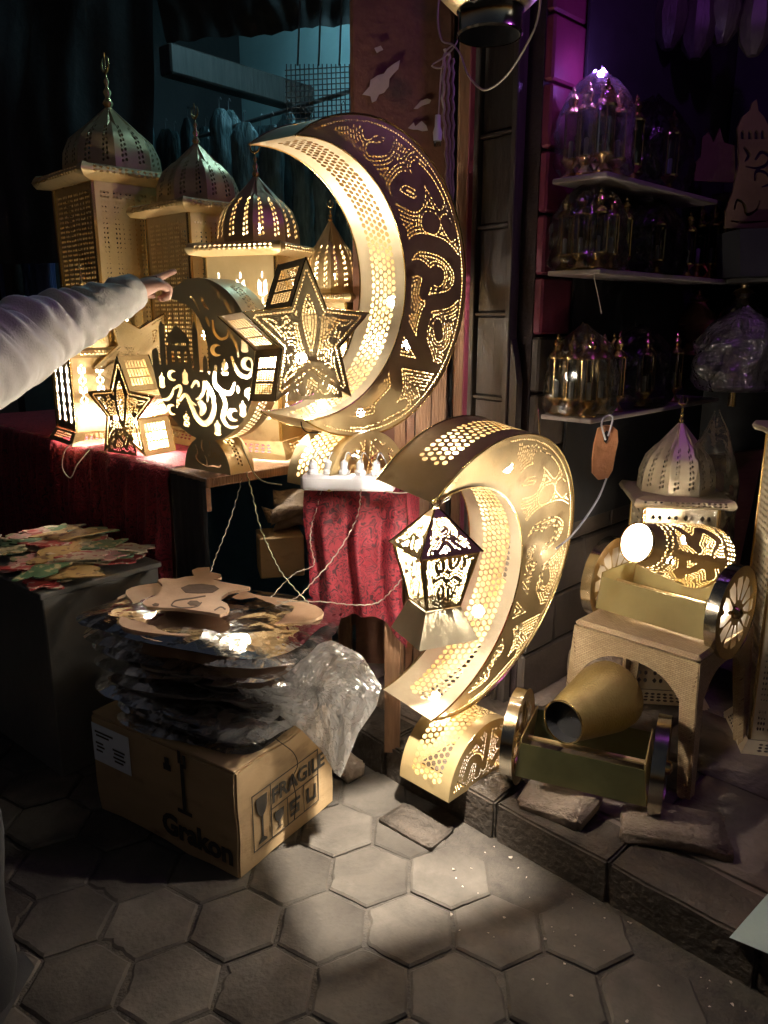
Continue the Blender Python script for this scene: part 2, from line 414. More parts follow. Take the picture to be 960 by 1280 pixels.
def dashes(strokes, inside, sp, dl, gap, w, kmax=30):
    """slots in rows that run along pen strokes and leave the strokes solid"""
    S = []
    for P, hw in strokes:
        Q = np.array([(p[0], p[1]) for p in catmull([(p[0], p[1], 0) for p in P], 10)])
        d = np.r_[0, np.cumsum(np.hypot(*np.diff(Q, axis=0).T))]
        m = max(3, int(d[-1]/(sp*.6))); t = np.linspace(0, d[-1], m)
        S.append((np.c_[np.interp(t, d, Q[:, 0]), np.interp(t, d, Q[:, 1])], hw))
    allp = np.concatenate([s for s, _ in S]); allw = np.concatenate([np.full(len(s), hw) for s, hw in S])
    out = []
    def clear(p): return float(np.min(np.hypot(allp[:, 0]-p[0], allp[:, 1]-p[1])-allw))
    for Q, hw in S:
        T = np.gradient(Q, axis=0); T /= np.maximum(1e-9, np.hypot(T[:, 0], T[:, 1]))[:, None]
        Nn = np.c_[-T[:, 1], T[:, 0]]
        for k in range(kmax):
            o = hw+sp*(k+.5)
            a0 = math.atan2(T[-1, 1], T[-1, 0]); a1 = math.atan2(-T[0, 1], -T[0, 0]); nc = max(4, int(PI*o/(sp*.8)))
            cap1 = [Q[-1]+o*np.array((math.cos(a0+PI/2-PI*i/nc), math.sin(a0+PI/2-PI*i/nc))) for i in range(nc+1)]
            cap0 = [Q[0]+o*np.array((math.cos(a1+PI/2-PI*i/nc), math.sin(a1+PI/2-PI*i/nc))) for i in range(nc+1)]
            loop = np.array(list(Q+Nn*o)+cap1+list((Q-Nn*o)[::-1])+cap0)
            d = np.r_[0, np.cumsum(np.hypot(*np.diff(loop, axis=0).T))]
            got = 0
            for t in np.arange(random.uniform(0, dl), d[-1]-dl, dl+gap):
                a = np.array((np.interp(t, d, loop[:, 0]), np.interp(t, d, loop[:, 1])))
                b = np.array((np.interp(t+dl, d, loop[:, 0]), np.interp(t+dl, d, loop[:, 1])))
                L = math.hypot(*(b-a))
                if L < dl*.7: continue
                mid = (a+b)/2
                if not (inside(*a) and inside(*b)): continue
                if clear(mid) < o-hw-sp*.12 or clear(a) < o-hw-sp*.3 or clear(b) < o-hw-sp*.3: continue
                tx, ty = (b-a)/L; nx, ny = -ty*w/2, tx*w/2
                out.append([(a[0]+nx, a[1]+ny), (a[0]-nx, a[1]-ny), (b[0]-nx, b[1]-ny), (b[0]+nx, b[1]+ny)]); got += 1
            if not got and k > 6: break
    return out
def dashline(P, dl, gap, w):
    d = [0]
    for i in range(1, len(P)): d.append(d[-1]+math.dist(P[i-1], P[i]))
    xs = [p[0] for p in P]; ys = [p[1] for p in P]; out = []
    for t in np.arange(gap, d[-1]-dl, dl+gap):
        a = (np.interp(t, d, xs), np.interp(t, d, ys)); b = (np.interp(t+dl, d, xs), np.interp(t+dl, d, ys))
        L = math.dist(a, b)
        if L < dl*.6: continue
        nx, ny = -(b[1]-a[1])/L*w/2, (b[0]-a[0])/L*w/2
        out.append([(a[0]+nx, a[1]+ny), (a[0]-nx, a[1]-ny), (b[0]-nx, b[1]-ny), (b[0]+nx, b[1]+ny)])
    return out
def facet_ring(nf, prof, holes, ny=8, only=None):
    """a faceted shell round the z axis: every facet is one perforated sheet in (s in -1..1, t in 0..1); prof(t) -> (apothem, z)"""
    mb = MB(); tn = math.tan(PI/nf)
    base = cut(subrect(-1, 0, 1, 1, 1, ny), holes, lambda s, t: (s, t, 0))
    for k in range(nf):
        if only is not None and k not in only: continue
        w = -PI/2+2*PI*k/nf; cx, sx = math.cos(w), math.sin(w)
        V = []
        for s, t, _ in base[0]:
            r, z = prof(t); q = s*r*tn
            V.append((r*cx-q*sx, r*sx+q*cx, z))
        mb.add(V, base[1])
    return mb
def interp(tab):
    xs = [a for a, _, _ in tab]; rs = [b for _, b, _ in tab]; zs = [c for _, _, c in tab]
    return lambda t: (float(np.interp(t, xs, rs)), float(np.interp(t, xs, zs)))

# ================================================================== THE SETTING
RZ = R(-45)          # local x along the shop front
Z0 = .12             # the shop floor stands a kerb above the pavement
pave = struct('pavement', MB().quad((-30, -20, -.0075), (30, -20, -.0075), (30, 40, -.0075), (-30, 40, -.0075)), joint_m)
def paver_mesh(seed):
    rr = random.Random(seed); r = .222/math.sqrt(3); b = MB(); m = 42
    O = []; I = []
    chip = [(rr.uniform(0, 2*PI), rr.uniform(.10, .35), rr.uniform(.004, .013)) for _ in range(rr.choice((1, 2, 2, 3)))]
    for i in range(m):
        f = i/m*6; k = int(f); q = f-k
        c0 = Vector((math.cos(PI/6+k*PI/3), math.sin(PI/6+k*PI/3))); c1 = Vector((math.cos(PI/6+(k+1)*PI/3), math.sin(PI/6+(k+1)*PI/3)))
        p = c0.lerp(c1, q); w = math.atan2(p.y, p.x)
        d = .003+.0022*noise.noise(Vector((p.x*6, p.y*6, seed)))+.0012*noise.noise(Vector((p.x*17, p.y*17, seed)))
        for cw, cs, ca in chip: 
            dd = abs((w-cw+PI) % (2*PI)-PI)
            if dd < cs: d += ca*(1-dd/cs)
        L = p.length; O.append(p*(r*L-d)/L); I.append(p*(r*L-d-.006-.003*abs(noise.noise(Vector((p.x*9, p.y*9, seed+3)))))/L)
    V = [(p.x, p.y, -.03) for p in O]+[(p.x, p.y, -.0045) for p in O]+[(p.x, p.y, 0) for p in I]+[(p.x*.62, p.y*.62, rr.uniform(-.0014, .0012)) for p in I]+[(0, 0, rr.uniform(-.002, .001))]
    F = []
    for j in range(3): F += [(j*m+k, j*m+(k+1) % m, (j+1)*m+(k+1) % m, (j+1)*m+k) for k in range(m)]
    F += [(3*m+k, 3*m+(k+1) % m, 4*m) for k in range(m)]
    me = mesh_of('paver', b.add(V, F), True, R(25)); me.materials.append(paver_m); return me
pms = [paver_mesh(i) for i in range(12)]
A0 = Vector((-.04, 1.84)); e_a = Vector((math.cos(R(-2)), math.sin(R(-2))))*.222; e_b = Vector((math.cos(R(58)), math.sin(R(58))))*.222
for i in range(-14, 15):
    for j in range(-9, 11):
        p = A0+e_a*i+e_b*j
        n_ = (p.x+p.y)*.70711
        if n_ < -.35 or p.y < .3 or p.y > 3.6 or p.x < -2.0 or p.x > 1.5: continue
        if n_ > 1.57 : continue
        o = ob('paver', random.choice(pms), None, pave)
        o.location = (p.x, p.y, random.uniform(-.003, .0025)); o.rotation_euler = (random.uniform(-.014, .014), random.uniform(-.014, .014), R(-2)+random.uniform(-.02, .02)+random.randrange(6)*PI/3)
        k = random.uniform(.975, 1.0); o.scale = (k, k, 1)

def rough_block(c, d, seed, M=None, amp=.008, bev=.012, cuts=3):
    bm = bmesh.new(); bmesh.ops.create_cube(bm, size=1)
    for v in bm.verts: v.co = Vector((v.co.x*d[0], v.co.y*d[1], v.co.z*d[2]))
    bmesh.ops.bevel(bm, geom=bm.edges[:], offset=bev, segments=2, affect='EDGES')
    bmesh.ops.subdivide_edges(bm, edges=[e for e in bm.edges if e.calc_length() > min(d)*.35], cuts=cuts, use_grid_fill=True)
    for v in bm.verts:
        q = v.co*9+Vector((seed*3.1, seed, 0))
        v.co += Vector((noise.noise(q), noise.noise(q+Vector((9, 0, 0))), noise.noise(q+Vector((0, 9, 0)))))*amp*2
    bm.verts.index_update()
    b = MB().add([v.co+Vector(c) for v in bm.verts], [[v.index for v in f.verts] for f in bm.faces], M); bm.free(); return b
fl = MB(); fl.box((0, 3.9, Z0/2-.004), (12, 4.2, Z0-.008))
shop_floor = struct('shop_floor', fl, floor_m, rz=RZ)
kerb = struct('kerb', MB().box((0, 1.72, .04), (12, .13, .06)), joint_m, rz=RZ)
x = -4.2; i = 0
while x < 1.2:
    L = random.uniform(.36, .52)
    ob('kerb_stone', rough_block((x+L/2, 1.725, .052), (L-.006, .165, .136), i, amp=.004, bev=.007), kerb_m, kerb, True, R(28)); x += L; i += 1
# flagstones of the shop floor that show in front
x = -2.4; i = 0
while x < .6:
    for r_ in range(4):
        L = .40
        o = ob('flagstone', rough_block((x+L/2+(.2 if r_ % 2 else 0), 2.02+.40*r_, Z0-.002), (L-.012, .388, .02), 40+i, amp=.003, bev=.006, cuts=2), floor_m, shop_floor, True, None); i += 1
    x += .40

# side wall of painted blocks behind the shelves
wp = Vector((.50, 2.60, 0)); RN = R(45)
wall = thing('side_wall', 'block side wall behind the wall shelves, maroon above and dark below', 'wall', wp, RN)
ob('wall_core', MB().box((.95, .10, 1.85), (1.9, .17, 3.7)), mortar_m, wall)
darkblock_m = surf('dark wall block', (.05, .04, .036), (.085, .068, .06), 8, (.5, .7), 0, .35, 40, rnd=.25, dist=.006)
bmA = mesh_of('brick', MB().box((0, 0, 0), (.372, .05, .180), bev=.007)); bmA.materials.append(brick_m)
bmB = mesh_of('brick', MB().box((0, 0, 0), (.372, .05, .180), bev=.007)); bmB.materials.append(darkblock_m)
bmC = mesh_of('brick', MB().box((0, 0, 0), (.180, .05, .180), bev=.007)); bmC.materials.append(brick_m)
bmD = mesh_of('brick', MB().box((0, 0, 0), (.180, .05, .180), bev=.007)); bmD.materials.append(darkblock_m)
for c_ in range(16):
    z = .12+.19*c_+.095; x = 0.0; k = 0
    while x < 1.75:
        half = (c_ % 2 == 1 and k == 0); L = .19 if half else .38
        me = (bmC if half else bmA) if z > 1.45 else (bmD if half else bmB)
        o = ob('brick', me, None, wall); o.location = (x+L/2, .012+random.uniform(-.004, .002), z); x += L; k += 1

def seg_wall(name, label, cat, a, b, z0, z1, th, m, kind=None):
    a = Vector((a[0], a[1], 0)); b = Vector((b[0], b[1], 0)); d = b-a
    o = ob(name, MB().box((d.length/2, th/2, (z0+z1)/2), (d.length, th, z1-z0)), m, loc=a, rz=math.atan2(d.y, d.x))
    return tag(o, label, cat, kind=kind)
bw0 = sn(-6, 3.7); bw1 = sn(-.2, 3.7)
seg_wall('back_wall', 'pale teal rear wall of the shop under a cold tube light', 'wall', bw0, bw1, 0, 4.2, .1, teal_m)
seg_wall('bay_wall', 'dark rear wall of the right hand shelf bay', 'wall', sn(-1.44, 3.46), sn(2.2, 3.46), 0, 3.9, .1, blackwall_m)
seg_wall('left_wall', 'dark wall closing the shop on the left', 'wall', sn(-5.2, 1.9), sn(-5.2, 3.75), 0, 4.1, .12, blackwall_m)
cl = MB().box((-1.5, 3.0, 4.1), (11, 2.6, .12)); struct('ceiling', cl, blackwall_m, rz=RZ)

# pillar with torn posters
P0 = pt(440, 300, 2.92); P1 = pt(563, 300, 2.92)
pw = P1.x-P0.x; px = (P0.x+P1.x)/2
pillar = thing('pillar', 'square brown plastered pillar with torn poster scraps behind the tall crescent', 'pillar', (px, 3.10, Z0))
ob('shaft', rough_block((0, 0, 1.95), (pw, .36, 3.9), 3, amp=.004, bev=.012, cuts=6), pillar_m, pillar, True)
def scrap(poly, y=2.912):
    pts = [pt(u, v, y) for u, v in poly]
    b = MB(); F = [p-Vector((px, 3.10, Z0)) for p in pts]
    b.prism([(p.x, p.z) for p in F], .003, Matrix(((1, 0, 0, 0), (0, 0, 1, y-3.10), (0, 1, 0, 0), (0, 0, 0, 1))))
    ob('poster_scrap', b, scrap_m, pillar)
scrap([(453, 118), (462, 108), (463, 100), (472, 94), (480, 92), (484, 86), (492, 80), (500, 75), (498, 86), (492, 92), (487, 98), (486, 108), (480, 116), (474, 118), (470, 126), (465, 128), (463, 120)])
scrap([(517, 136), (526, 126), (534, 123), (539, 125), (537, 129), (528, 132), (522, 136)])
scrap([(510, 160), (517, 153), (519, 158), (527, 151), (533, 157), (535, 163), (528, 164), (522, 162), (516, 162)])
scrap([(468, 60), (476, 57), (479, 62), (471, 66)])

# rough timber post and plank strip right of the pillar
def upright(name, label, cat, u0, u1, y, z0, z1, th, m, mod=0.0, rz=0.0):
    a = pt(u0, 300, y); b = pt(u1, 300, y); w = b.x-a.x
    o = thing(name, label, cat, ((a.x+b.x)/2, y+th/2, 0), rz)
    mb = MB(); n = 26
    for i in range(n):
        pass
    V = []; F = []
    for i in range(n+1):
        z = z0+(z1-z0)*i/n; k = mod*noise.noise(Vector((i*1.7, u0, 0)))
        V += [(-w/2+k, -th/2+k*.6, z), (w/2+k*.5, -th/2-k*.6, z), (w/2, th/2, z), (-w/2, th/2, z)]
    for i in range(n):
        for q in range(4): F.append((i*4+q, i*4+(q+1) % 4, i*4+4+(q+1) % 4, i*4+4+q))
    F += [(0, 1, 2, 3), (n*4+3, n*4+2, n*4+1, n*4)]
    ob('post', mb.add(V, F), m, o)
    return o
upright('timber_post', 'knobbly warm brown timber post between pillar and folded door', 'post', 571, 583, 2.84, Z0, 3.8, .06, plank_m, .006)
upright('door_frame_post', 'smooth maroon door post beside the folded dark door', 'post', 584, 592, 2.80, Z0, 3.8, .07, brick_m)
for k, (ua, ub, lb) in enumerate([(494, 508, 'pale upright board behind the tall crescent nearest its foot'), (510, 520, 'narrow brown upright board behind the tall crescent'), (522, 541, 'wide pale upright board behind the tall crescent, next to the post'), (543, 561, 'reddish upright board just left of the knobbly post')]):
    upright('upright_board', lb, 'board', ua, ub, 2.83-.01*k, Z0, 1.32+.06*k, .03, plank_m if k != 1 else boardwood_m, .003)

g0 = pt(552, 300, 3.3); g1 = pt(604, 300, 3.3)  # dark sheet added so the lit teal wall does not show in the gap
PB_ = thing('gap_blocker', 'added dark sheet that blacks out the gap between pillar and folded door', 'board', ((g0.x+g1.x)/2, 3.3, Z0))
ob('board_sheet', MB().box((0, 0, 1.9), (g1.x-g0.x, .02, 3.8), bev=.002), darkwood_m, PB_)
# folded wooden door
fd0 = pt(594, 300, 2.76); fd1 = pt(646, 300, 2.62)
dv = Vector((fd1.x-fd0.x, 2.62-2.76, 0)); dw = dv.length
door = thing('folded_door', 'dark panelled wooden door folded back beside the shelves', 'door', (fd0.x, 2.76, Z0), math.atan2(dv.y, dv.x))
for xx, ww in ((.011, .022), (dw-.011, .022)):
    ob('stile', MB().box((xx, 0, 1.7), (ww, .045, 3.4), bev=.003), darkwood_m, door)
for k in range(12):
    z = .14+.28*k
    ob('panel', MB().box((dw/2, .006, z), (dw-.048, .024, .268), bev=.006), darkwood_m, door)
    ob('rail', MB().box((dw/2, 0, z+.140), (dw-.048, .034, .011), bev=.002), darkwood_m, door)
st = MB().prism([(dw+.002, 0), (dw+.034, 0), (dw+.034, 1.18), (dw+.02, 1.26), (dw+.002, 1.32)], .03, Matrix(((1, 0, 0, 0), (0, 0, 1, -.012), (0, 1, 0, 0), (0, 0, 0, 1))))
ob('stepped_jamb', st, darkwood_m, door)

# shop interior: beam, tarpaulins, tube light
a = gz(205, 62, 3.0); b = gz(445, 134, 3.0)
o = thing('ceiling_beam', 'dark beam crossing below the teal lit rear wall', 'beam', a, math.atan2(b.y-a.y, b.x-a.x))
ob('timber', MB().box(((b-a).length/2-.2, 0, -.05), ((b-a).length-.4, .12, .16), bev=.01), darkwood_m, o)
def tarp(name, label, quad, y, m, amp=.05, nx=30, ny=14, wv=9):
    """hanging sheet between four corner pixels at depth y, gathered in folds"""
    c = [pt(u, v, y) for u, v in quad]; V = []; F = []
    for j in range(ny+1):
        for i in range(nx+1):
            s, t = i/nx, j/ny
            p = c[0].lerp(c[1], s).lerp(c[3].lerp(c[2], s), t)
            p.y += amp*.6*math.sin(wv*2*PI*s+7*noise.noise(Vector((s*3, t*1.5, 3))))*(.3+.7*t)+amp*1.6*noise.noise(Vector((s*5, t*3, y)))
            V.append(p)
    for j in range(ny):
        for i in range(nx): F.append((j*(nx+1)+i, j*(nx+1)+i+1, (j+1)*(nx+1)+i+1, (j+1)*(nx+1)+i))
    return tag(ob(name, MB().add(V, F), m, None, True, None), label, 'tarpaulin')
tarp('tarpaulin', 'black tarpaulin hanging behind the tallest lantern', [(-170, -70), (188, -70), (196, 330), (-170, 330)], 4.6, blackwall_m)
tarp('tarpaulin', 'black tarpaulin rolled up above the teal rear wall', [(180, -70), (470, -70), (470, 30), (208, 54)], 4.3, blackwall_m, .03)
lt = thing('tube_light', 'cold tube light over the teal rear wall', 'lamp', sn(-3.3, 3.0, 3.62), RZ)
ob('tube', MB().tube([(-.55, 0, 0), (.55, 0, 0)], .018, 8), tube_m, lt)
ob('batten', MB().box((0, .03, .045), (1.2, .06, .04)), wplastic_m, lt)
# wire rack hanging high by the pillar
wr = thing('wire_rack', 'dark wire grid rack hanging left of the pillar', 'rack', (0, 0, 0))
yk = 3.5; rb = MB(); rv = MB()
for k in range(15):
    u = 358+k*5.6; rv.tube([pt(u, 80, yk), pt(u+1, 152, yk)], .0022, 4)
for k in range(11):
    v = 84+k*6.8; rb.tube([pt(356, v+4, yk), pt(440, v-1, yk)], .0022, 4)
ob('upright_wires', rv, wiremesh_m, wr); ob('cross_wires', rb, wiremesh_m, wr)
hk = MB()
for u in (372, 398, 424): hk.tube([pt(u+4, -20, yk), pt(u, 82, yk)], .004, 5)
ob('hanger', hk, wiremesh_m, wr)

# ================================================================== CRESCENT LANTERNS
CR, CI, CX, CT = .45, .372, -.212, .20      # outer radius, inner radius, offset of the inner circle, thickness
def tip_angles():
    # intersection of the two circles
    x = (CR**2-CI**2+CX**2)/(2*CX); z = math.sqrt(CR**2-x*x); return x, z
TX, TZ = tip_angles()
ao = math.atan2(TZ, TX); ai = math.atan2(TZ, TX-CX)
STROKES = [([(.0, .90), (.10, .94), (.20, .90), (.16, .83), (.03, .81)], .030), ([(.27, .55), (.46, .51), (.50, .62), (.34, .67), (.24, .60)], .034), ([(.58, .41), (.64, .40)], .060),
           ([(.36, .18), (.48, .27), (.74, .24), (.90, .13), (.93, .01), (.84, -.10), (.62, -.13)], .050), ([(.66, .06), (.70, .05)], .058),
           ([(.35, .07), (.48, .11), (.58, .05), (.55, -.06)], .045), ([(.58, -.20), (.53, -.36), (.61, -.54)], .046), ([(.33, -.24), (.46, -.42), (.58, -.56)], .040), ([(.70, -.29), (.72, -.36)], .040),
           ([(.12, -.48), (.36, -.53), (.70, -.60)], .034), ([(.26, -.58), (.27, -.72), (.12, -.83)], .055), ([(-.42, -.83), (-.03, -.90), (.36, -.82)], .028),
           ([(.44, .74), (.58, .66), (.70, .54)], .036), ([(.76, .42), (.84, .34)], .04)]
def cres_inside(m):
    def f(x, y):
        return math.hypot(x, y) < CR-m and math.hypot(x-CX, y) > CI+m
    return f
def cres_outline(no=120, ni=110):
    o = [(CR*math.cos(w), CR*math.sin(w)) for w in np.linspace(ao, -ao, no)]
    i = [(CX+CI*math.cos(w), CI*math.sin(w)) for w in np.linspace(-ai, ai, ni)][1:-1]
    return o+i
def crescent_meshes():
    st = [([(x*CR, y*CR) for x, y in P], w*CR) for P, w in STROKES]
    H = dashes(st, cres_inside(.026), .0108, .0085, .0046, .0038, 34)
    H += dashline([((CR-.016)*math.cos(w), (CR-.016)*math.sin(w)) for w in np.linspace(ao*.93, -ao*.93, 200)], (.0055), .0055, .004)
    face = sheet(cres_outline(), H)
    back = sheet(cres_outline(), [])
    back.v = [(x, CT, z) for x, _, z in back.v]
    Li = 2*ai*CI
    inner = sheet(subrect(0, 0, Li, CT, 120, 4), honey(.05, .040, Li-.05, CT-.040, .0205, .41),
                  lambda s, t: (CX+CI*math.cos(ai-s/CI), t, CI*math.sin(ai-s/CI)))
    Lo = 2*ao*CR
    outer = sheet(subrect(0, 0, Lo, CT, 160, 4), honey(.10, .045, Lo-.10, CT-.045, .023, .36, keep=lambda x, y: not (Lo*.40 < x < Lo*.5)),
                  lambda s, t: (CR*math.cos(ao-s/CR), t, CR*math.sin(ao-s/CR)))
    trim = MB()
    for y in (-.0015, CT+.0015):
        trim.tube([(CR*math.cos(w), y, CR*math.sin(w)) for w in np.linspace(ao, -ao, 90)], .0028, 5)
        trim.tube([(CX+CI*math.cos(w), y, CI*math.sin(w)) for w in np.linspace(-ai, ai, 80)], .0028, 5)
    return [mesh_of(n, m, s, R(30)) for n, m, s in (('front_face', face, False), ('back_face', back, False), ('inner_rim', inner, True), ('outer_rim', outer, True), ('edge_trim', trim, True))]
CM = crescent_meshes()
for me in CM: me.materials.append(brass)
CM[2].materials.clear(); CM[2].materials.append(brass_pale); CM[4].materials.clear(); CM[4].materials.append(brass_bright)
def base_parts(root, rad, dep, strokes, sp=.0098, hc=.020, arch=True):
    """half-disc foot: perforated front, plain back, honeycomb rim"""
    out = [(rad*math.cos(w), rad*math.sin(w)) for w in np.linspace(0, PI, 40)]
    H = dashes([([(x*rad, y*rad) for x, y in P], w*rad) for P, w in strokes], lambda x, y: math.hypot(x, y) < rad-.022 and y > .018, sp, sp*.87, sp*.33, sp*.44, 22)
    ob('foot_front', sheet(out, H), brass, root)
    bk = sheet(out, []); bk.v = [(x, dep, z) for x, _, z in bk.v]; ob('foot_back', bk, brass, root)
    L = PI*rad
    rim = sheet(subrect(0, 0, L, dep, 60, 3), honey(.025, .035, L-.025, dep-.035, hc, .42), lambda s, t: (rad*math.cos(s/rad), t, rad*math.sin(s/rad)))
    ob('foot_rim', rim, brass, root, True)
    ob('foot_floor', MB().box((0, dep/2, .0015), (2*rad, dep, .003)), brass, root)
FOOT = [([(-.6, .25), (-.45, .5), (-.25, .42), (-.3, .2)], .06), ([(-.12, .25), (-.05, .55), (.0, .85)], .055), ([(.1, .2), (.3, .35), (.5, .3), (.42, .52), (.25, .5)], .06),
        ([(.2, .75), (.38, .62), (.5, .68)], .05), ([(.62, .2), (.7, .42)], .06), ([(-.5, .72), (-.32, .8), (-.22, .7)], .045)]
def crescent(label, loc, rz, foot_r, pose, group):
    t = thing('crescent_lantern', label, 'lantern', loc, rz, group)
    for me in CM:
        o = bpy.data.objects.new(me.name, me); C.objects.link(o); o.parent = t
        o.location = pose[0]; o.rotation_euler = pose[1]
    base_parts(t, foot_r, CT, FOOT)
    return t
# tall crescent on the small table
tc_loc = gz(447, 606, 1.0); tc_loc.z = 1.003; tc_loc.x += .035
def posed(pose, x, y, z):
    return Matrix.Translation(pose[0]) @ Matrix.Rotation(pose[1][1], 4, 'Y') @ Matrix.Rotation(pose[1][0], 4, 'X') @ Vector((x, y, z))
PA = ((0, 0, .600), (R(2), R(-2), 0))
cA = crescent('tall brass crescent lantern standing on the table in front of the pillar', tc_loc, R(45), .165, PA, 'large crescent lanterns')
bulb(cA, posed(PA, .185, .08, -.055), bulb_table_m, .017); bulb(cA, posed(PA, .30, .12, -.20), bulb_soft_m); bulb(cA, (.0, .06, .085), bulb_table_m, .014); bulb(cA, posed(PA, .06, .10, -.40), bulb_soft_m, .014)
# crescent on the floor
cb_loc = gz(583, 986, Z0-.03); cb_loc += Vector((.07, .03, 0)); cb_loc.z = Z0-.008
PB = ((0, .02, .64), (R(10), R(-12), 0))
cB = crescent('brass crescent lantern standing low on the kerb beside the toppled cannon', cb_loc, R(45), .19, PB, 'large crescent lanterns')
bulb(cB, posed(PB, .115, .12, -.233), bulb_m, .020); bulb(cB, posed(PB, .30, .06, -.02), bulb_m, .013); bulb(cB, posed(PB, -.146, .08, -.396), bulb_soft_m, .014); bulb(cB, posed(PB, .20, .10, .27), bulb_soft_m)
bulb(cB, (.02, .08, .09), bulb_m, .016)

# ================================================================== STAR LANTERNS
def star_pts(r, k=.46): return [((r if i % 2 == 0 else r*k)*math.sin(PI*i/5), (r if i % 2 == 0 else r*k)*math.cos(PI*i/5)) for i in range(10)]
SR, ST = .205, .15
def pt_in_poly(P):
    def f(x, y, m=0):
        c = False; n = len(P)
        for i in range(n):
            x0, y0 = P[i]; x1, y1 = P[(i+1) % n]
            if (y0 > y) != (y1 > y) and x < (x1-x0)*(y-y0)/(y1-y0)+x0: c = not c
        if not c: return False
        for i in range(n):
            a = Vector(P[i]); b = Vector(P[(i+1) % n]); ab = b-a; t = max(0, min(1, (Vector((x, y))-a).dot(ab)/ab.dot(ab)))
            if (Vector((x, y))-(a+ab*t)).length < m: return False
        return True
    return f
def star_meshes():
    P = star_pts(SR); ins = pt_in_poly(P)
    stk = [([(0, .14), (.03, .05), (0, -.06), (-.03, .05), (0, .14)], .006)]
    for i in range(5):
        w = 2*PI*i/5; cx, sx = math.cos(w), math.sin(w)
        for Q, hw in (([(0, .18), (.016, .13), (.012, .10)], .005), ([(-.035, .09), (-.02, .115), (-.008, .15)], .007), ([(.03, .06), (.045, .085), (.03, .10)], .009)):
            stk.append(([(x*cx+y*sx, -x*sx+y*cx) for x, y in Q], hw))
    H = dashes(stk, lambda x, y: ins(x, y, .018), .0082, .0075, .0030, .0042, 16)
    Pi = star_pts(SR-.028); H += dashline(Pi+[Pi[0]], .0055, .0035, .0045)
    rim = MB(); n = len(P)
    for i in range(n):
        a = Vector((P[i][0], 0, P[i][1])); b = Vector((P[(i+1) % n][0], 0, P[(i+1) % n][1])); L = (b-a).length; d = (b-a)/L
        hh = []
        for g in range(3):
            for r_ in range(6):
                for c_ in range(7):
                    x0 = L*.12+L*.76*(g+.08)/3+L*.76*.84/3*r_/6; y0 = ST*.16+ST*.68*c_/7
                    hh.append(rect(x0, y0, x0+L*.76*.84/3/6*.66, y0+ST*.68/7*.72))
        rim.add(*cut(subrect(0, 0, L, ST, 3, 3), hh, lambda s, t: tuple(a+d*s+Vector((0, t, 0)))))
    back = sheet(P, []); back.v = [(x, ST, z) for x, _, z in back.v]
    tr = MB()
    for y in (-.001, ST+.001): tr.tube([(x, y, z) for x, z in P+[P[0]]], .003, 4)
    fp = [(-.085, -SR*.81), (.085, -SR*.81)]+[(.085*math.cos(w), -SR*.81+.10*math.sin(w)) for w in np.linspace(.1, PI-.1, 16)]
    fs = [([(-.04, -SR*.81+.03), (-.02, -SR*.81+.07), (.01, -SR*.81+.05)], .006), ([(.03, -SR*.81+.03), (.045, -SR*.81+.06)], .006)]
    fi = pt_in_poly(fp)
    foot = sheet(fp, dashes(fs, lambda x, y: fi(x, y, .009), .0082, .0075, .0026, .0042, 12)); foot.v = [(x, -.012, z) for x, _, z in foot.v]
    return [mesh_of(nm, m) for nm, m in (('front_face', sheet(P, H)), ('side_band', rim), ('back_face', back), ('edge_trim', tr), ('foot_plate', foot))]
SM = star_meshes()
for me, m_ in zip(SM, (brass, brass, brass, brass_bright, brass)): me.materials.append(m_)
def star(label, loc, rz, tilt, lit=True, foot=True):
    t = thing('star_lantern', label, 'lantern', loc, rz, 'star lanterns'); t.rotation_euler = (tilt, 0, rz)
    for me in SM:
        if me.name.startswith('foot') and not foot: continue
        o = bpy.data.objects.new(me.name, me); C.objects.link(o); o.parent = t
    if lit: bulb(t, (.006, ST*.45, -.055), lit, .016)
    return t
s1 = star('lit star lantern resting inside the curve of the tall crescent', pt(388, 421, 2.12), R(36), R(-4), bulb_table_m)
bulb(s1, (.07, .075, -.185), bulb_soft_m, .012)
p = gz(156, 566, 1.0); s2 = star('small star lantern with a glowing side leg at the table edge', (p.x, p.y, 1.0+SR*.80), R(-33), 0, bulb_table_m)
bulb(s2, (.075, .10, -.10), bulb_strong_m, .018)
p = gz(182, 556, 1.0); s3 = star('dark unlit star lantern behind the small one, under the pointing hand', (p.x-.02, p.y+.10, 1.0+SR*.84+.20), R(20), 0, None)
s3.rotation_euler = (0, R(36), R(20))
sd = thing('display_stand', 'brass stand under the dark unlit star lantern', 'stand', (p.x-.02, p.y+.14, 1.0))
ob('stand_post', MB().box((0, .05, .125), (.06, .05, .25), bev=.004), brass, sd); ob('stand_foot', MB().box((0, .05, .008), (.2, .16, .016), bev=.004), brass, sd)

# ================================================================== MOSQUE MOON LANTERN
MR = .262
def ml(cx, cy): return ((cx-375)/325*MR, (520-cy)/480*MR)
sky_line = [(49, 470), (62, 460), (75, 452), (88, 460), (95, 475), (95, 550), (108, 550), (108, 320), (116, 298), (126, 284), (136, 298), (145, 320), (145, 552), (155, 552), (155, 440), (148, 432), (150, 405), (165, 372), (188, 345), (214, 326), (228, 296), (242, 326), (268, 345), (292, 372), (310, 405), (312, 432), (305, 440), (316, 572), (328, 578), (325, 345), (333, 322), (336, 300), (343, 284), (351, 300), (354, 322), (362, 345), (364, 582), (383, 586), (386, 512), (393, 498), (400, 484), (408, 498), (414, 512), (415, 590), (426, 596)]
horn = [(432, 520), (422, 430), (404, 350), (376, 272), (338, 216), (292, 184), (240, 164), (200, 156)]
a0 = R(131); a1 = math.atan2((520-470)/480, (49-375)/325)
moon_out = [ml(*q) for q in sky_line+horn]
arc = [(MR*math.cos(w), MR*math.sin(w)) for w in np.linspace(a0, a1-2*PI, 110)]
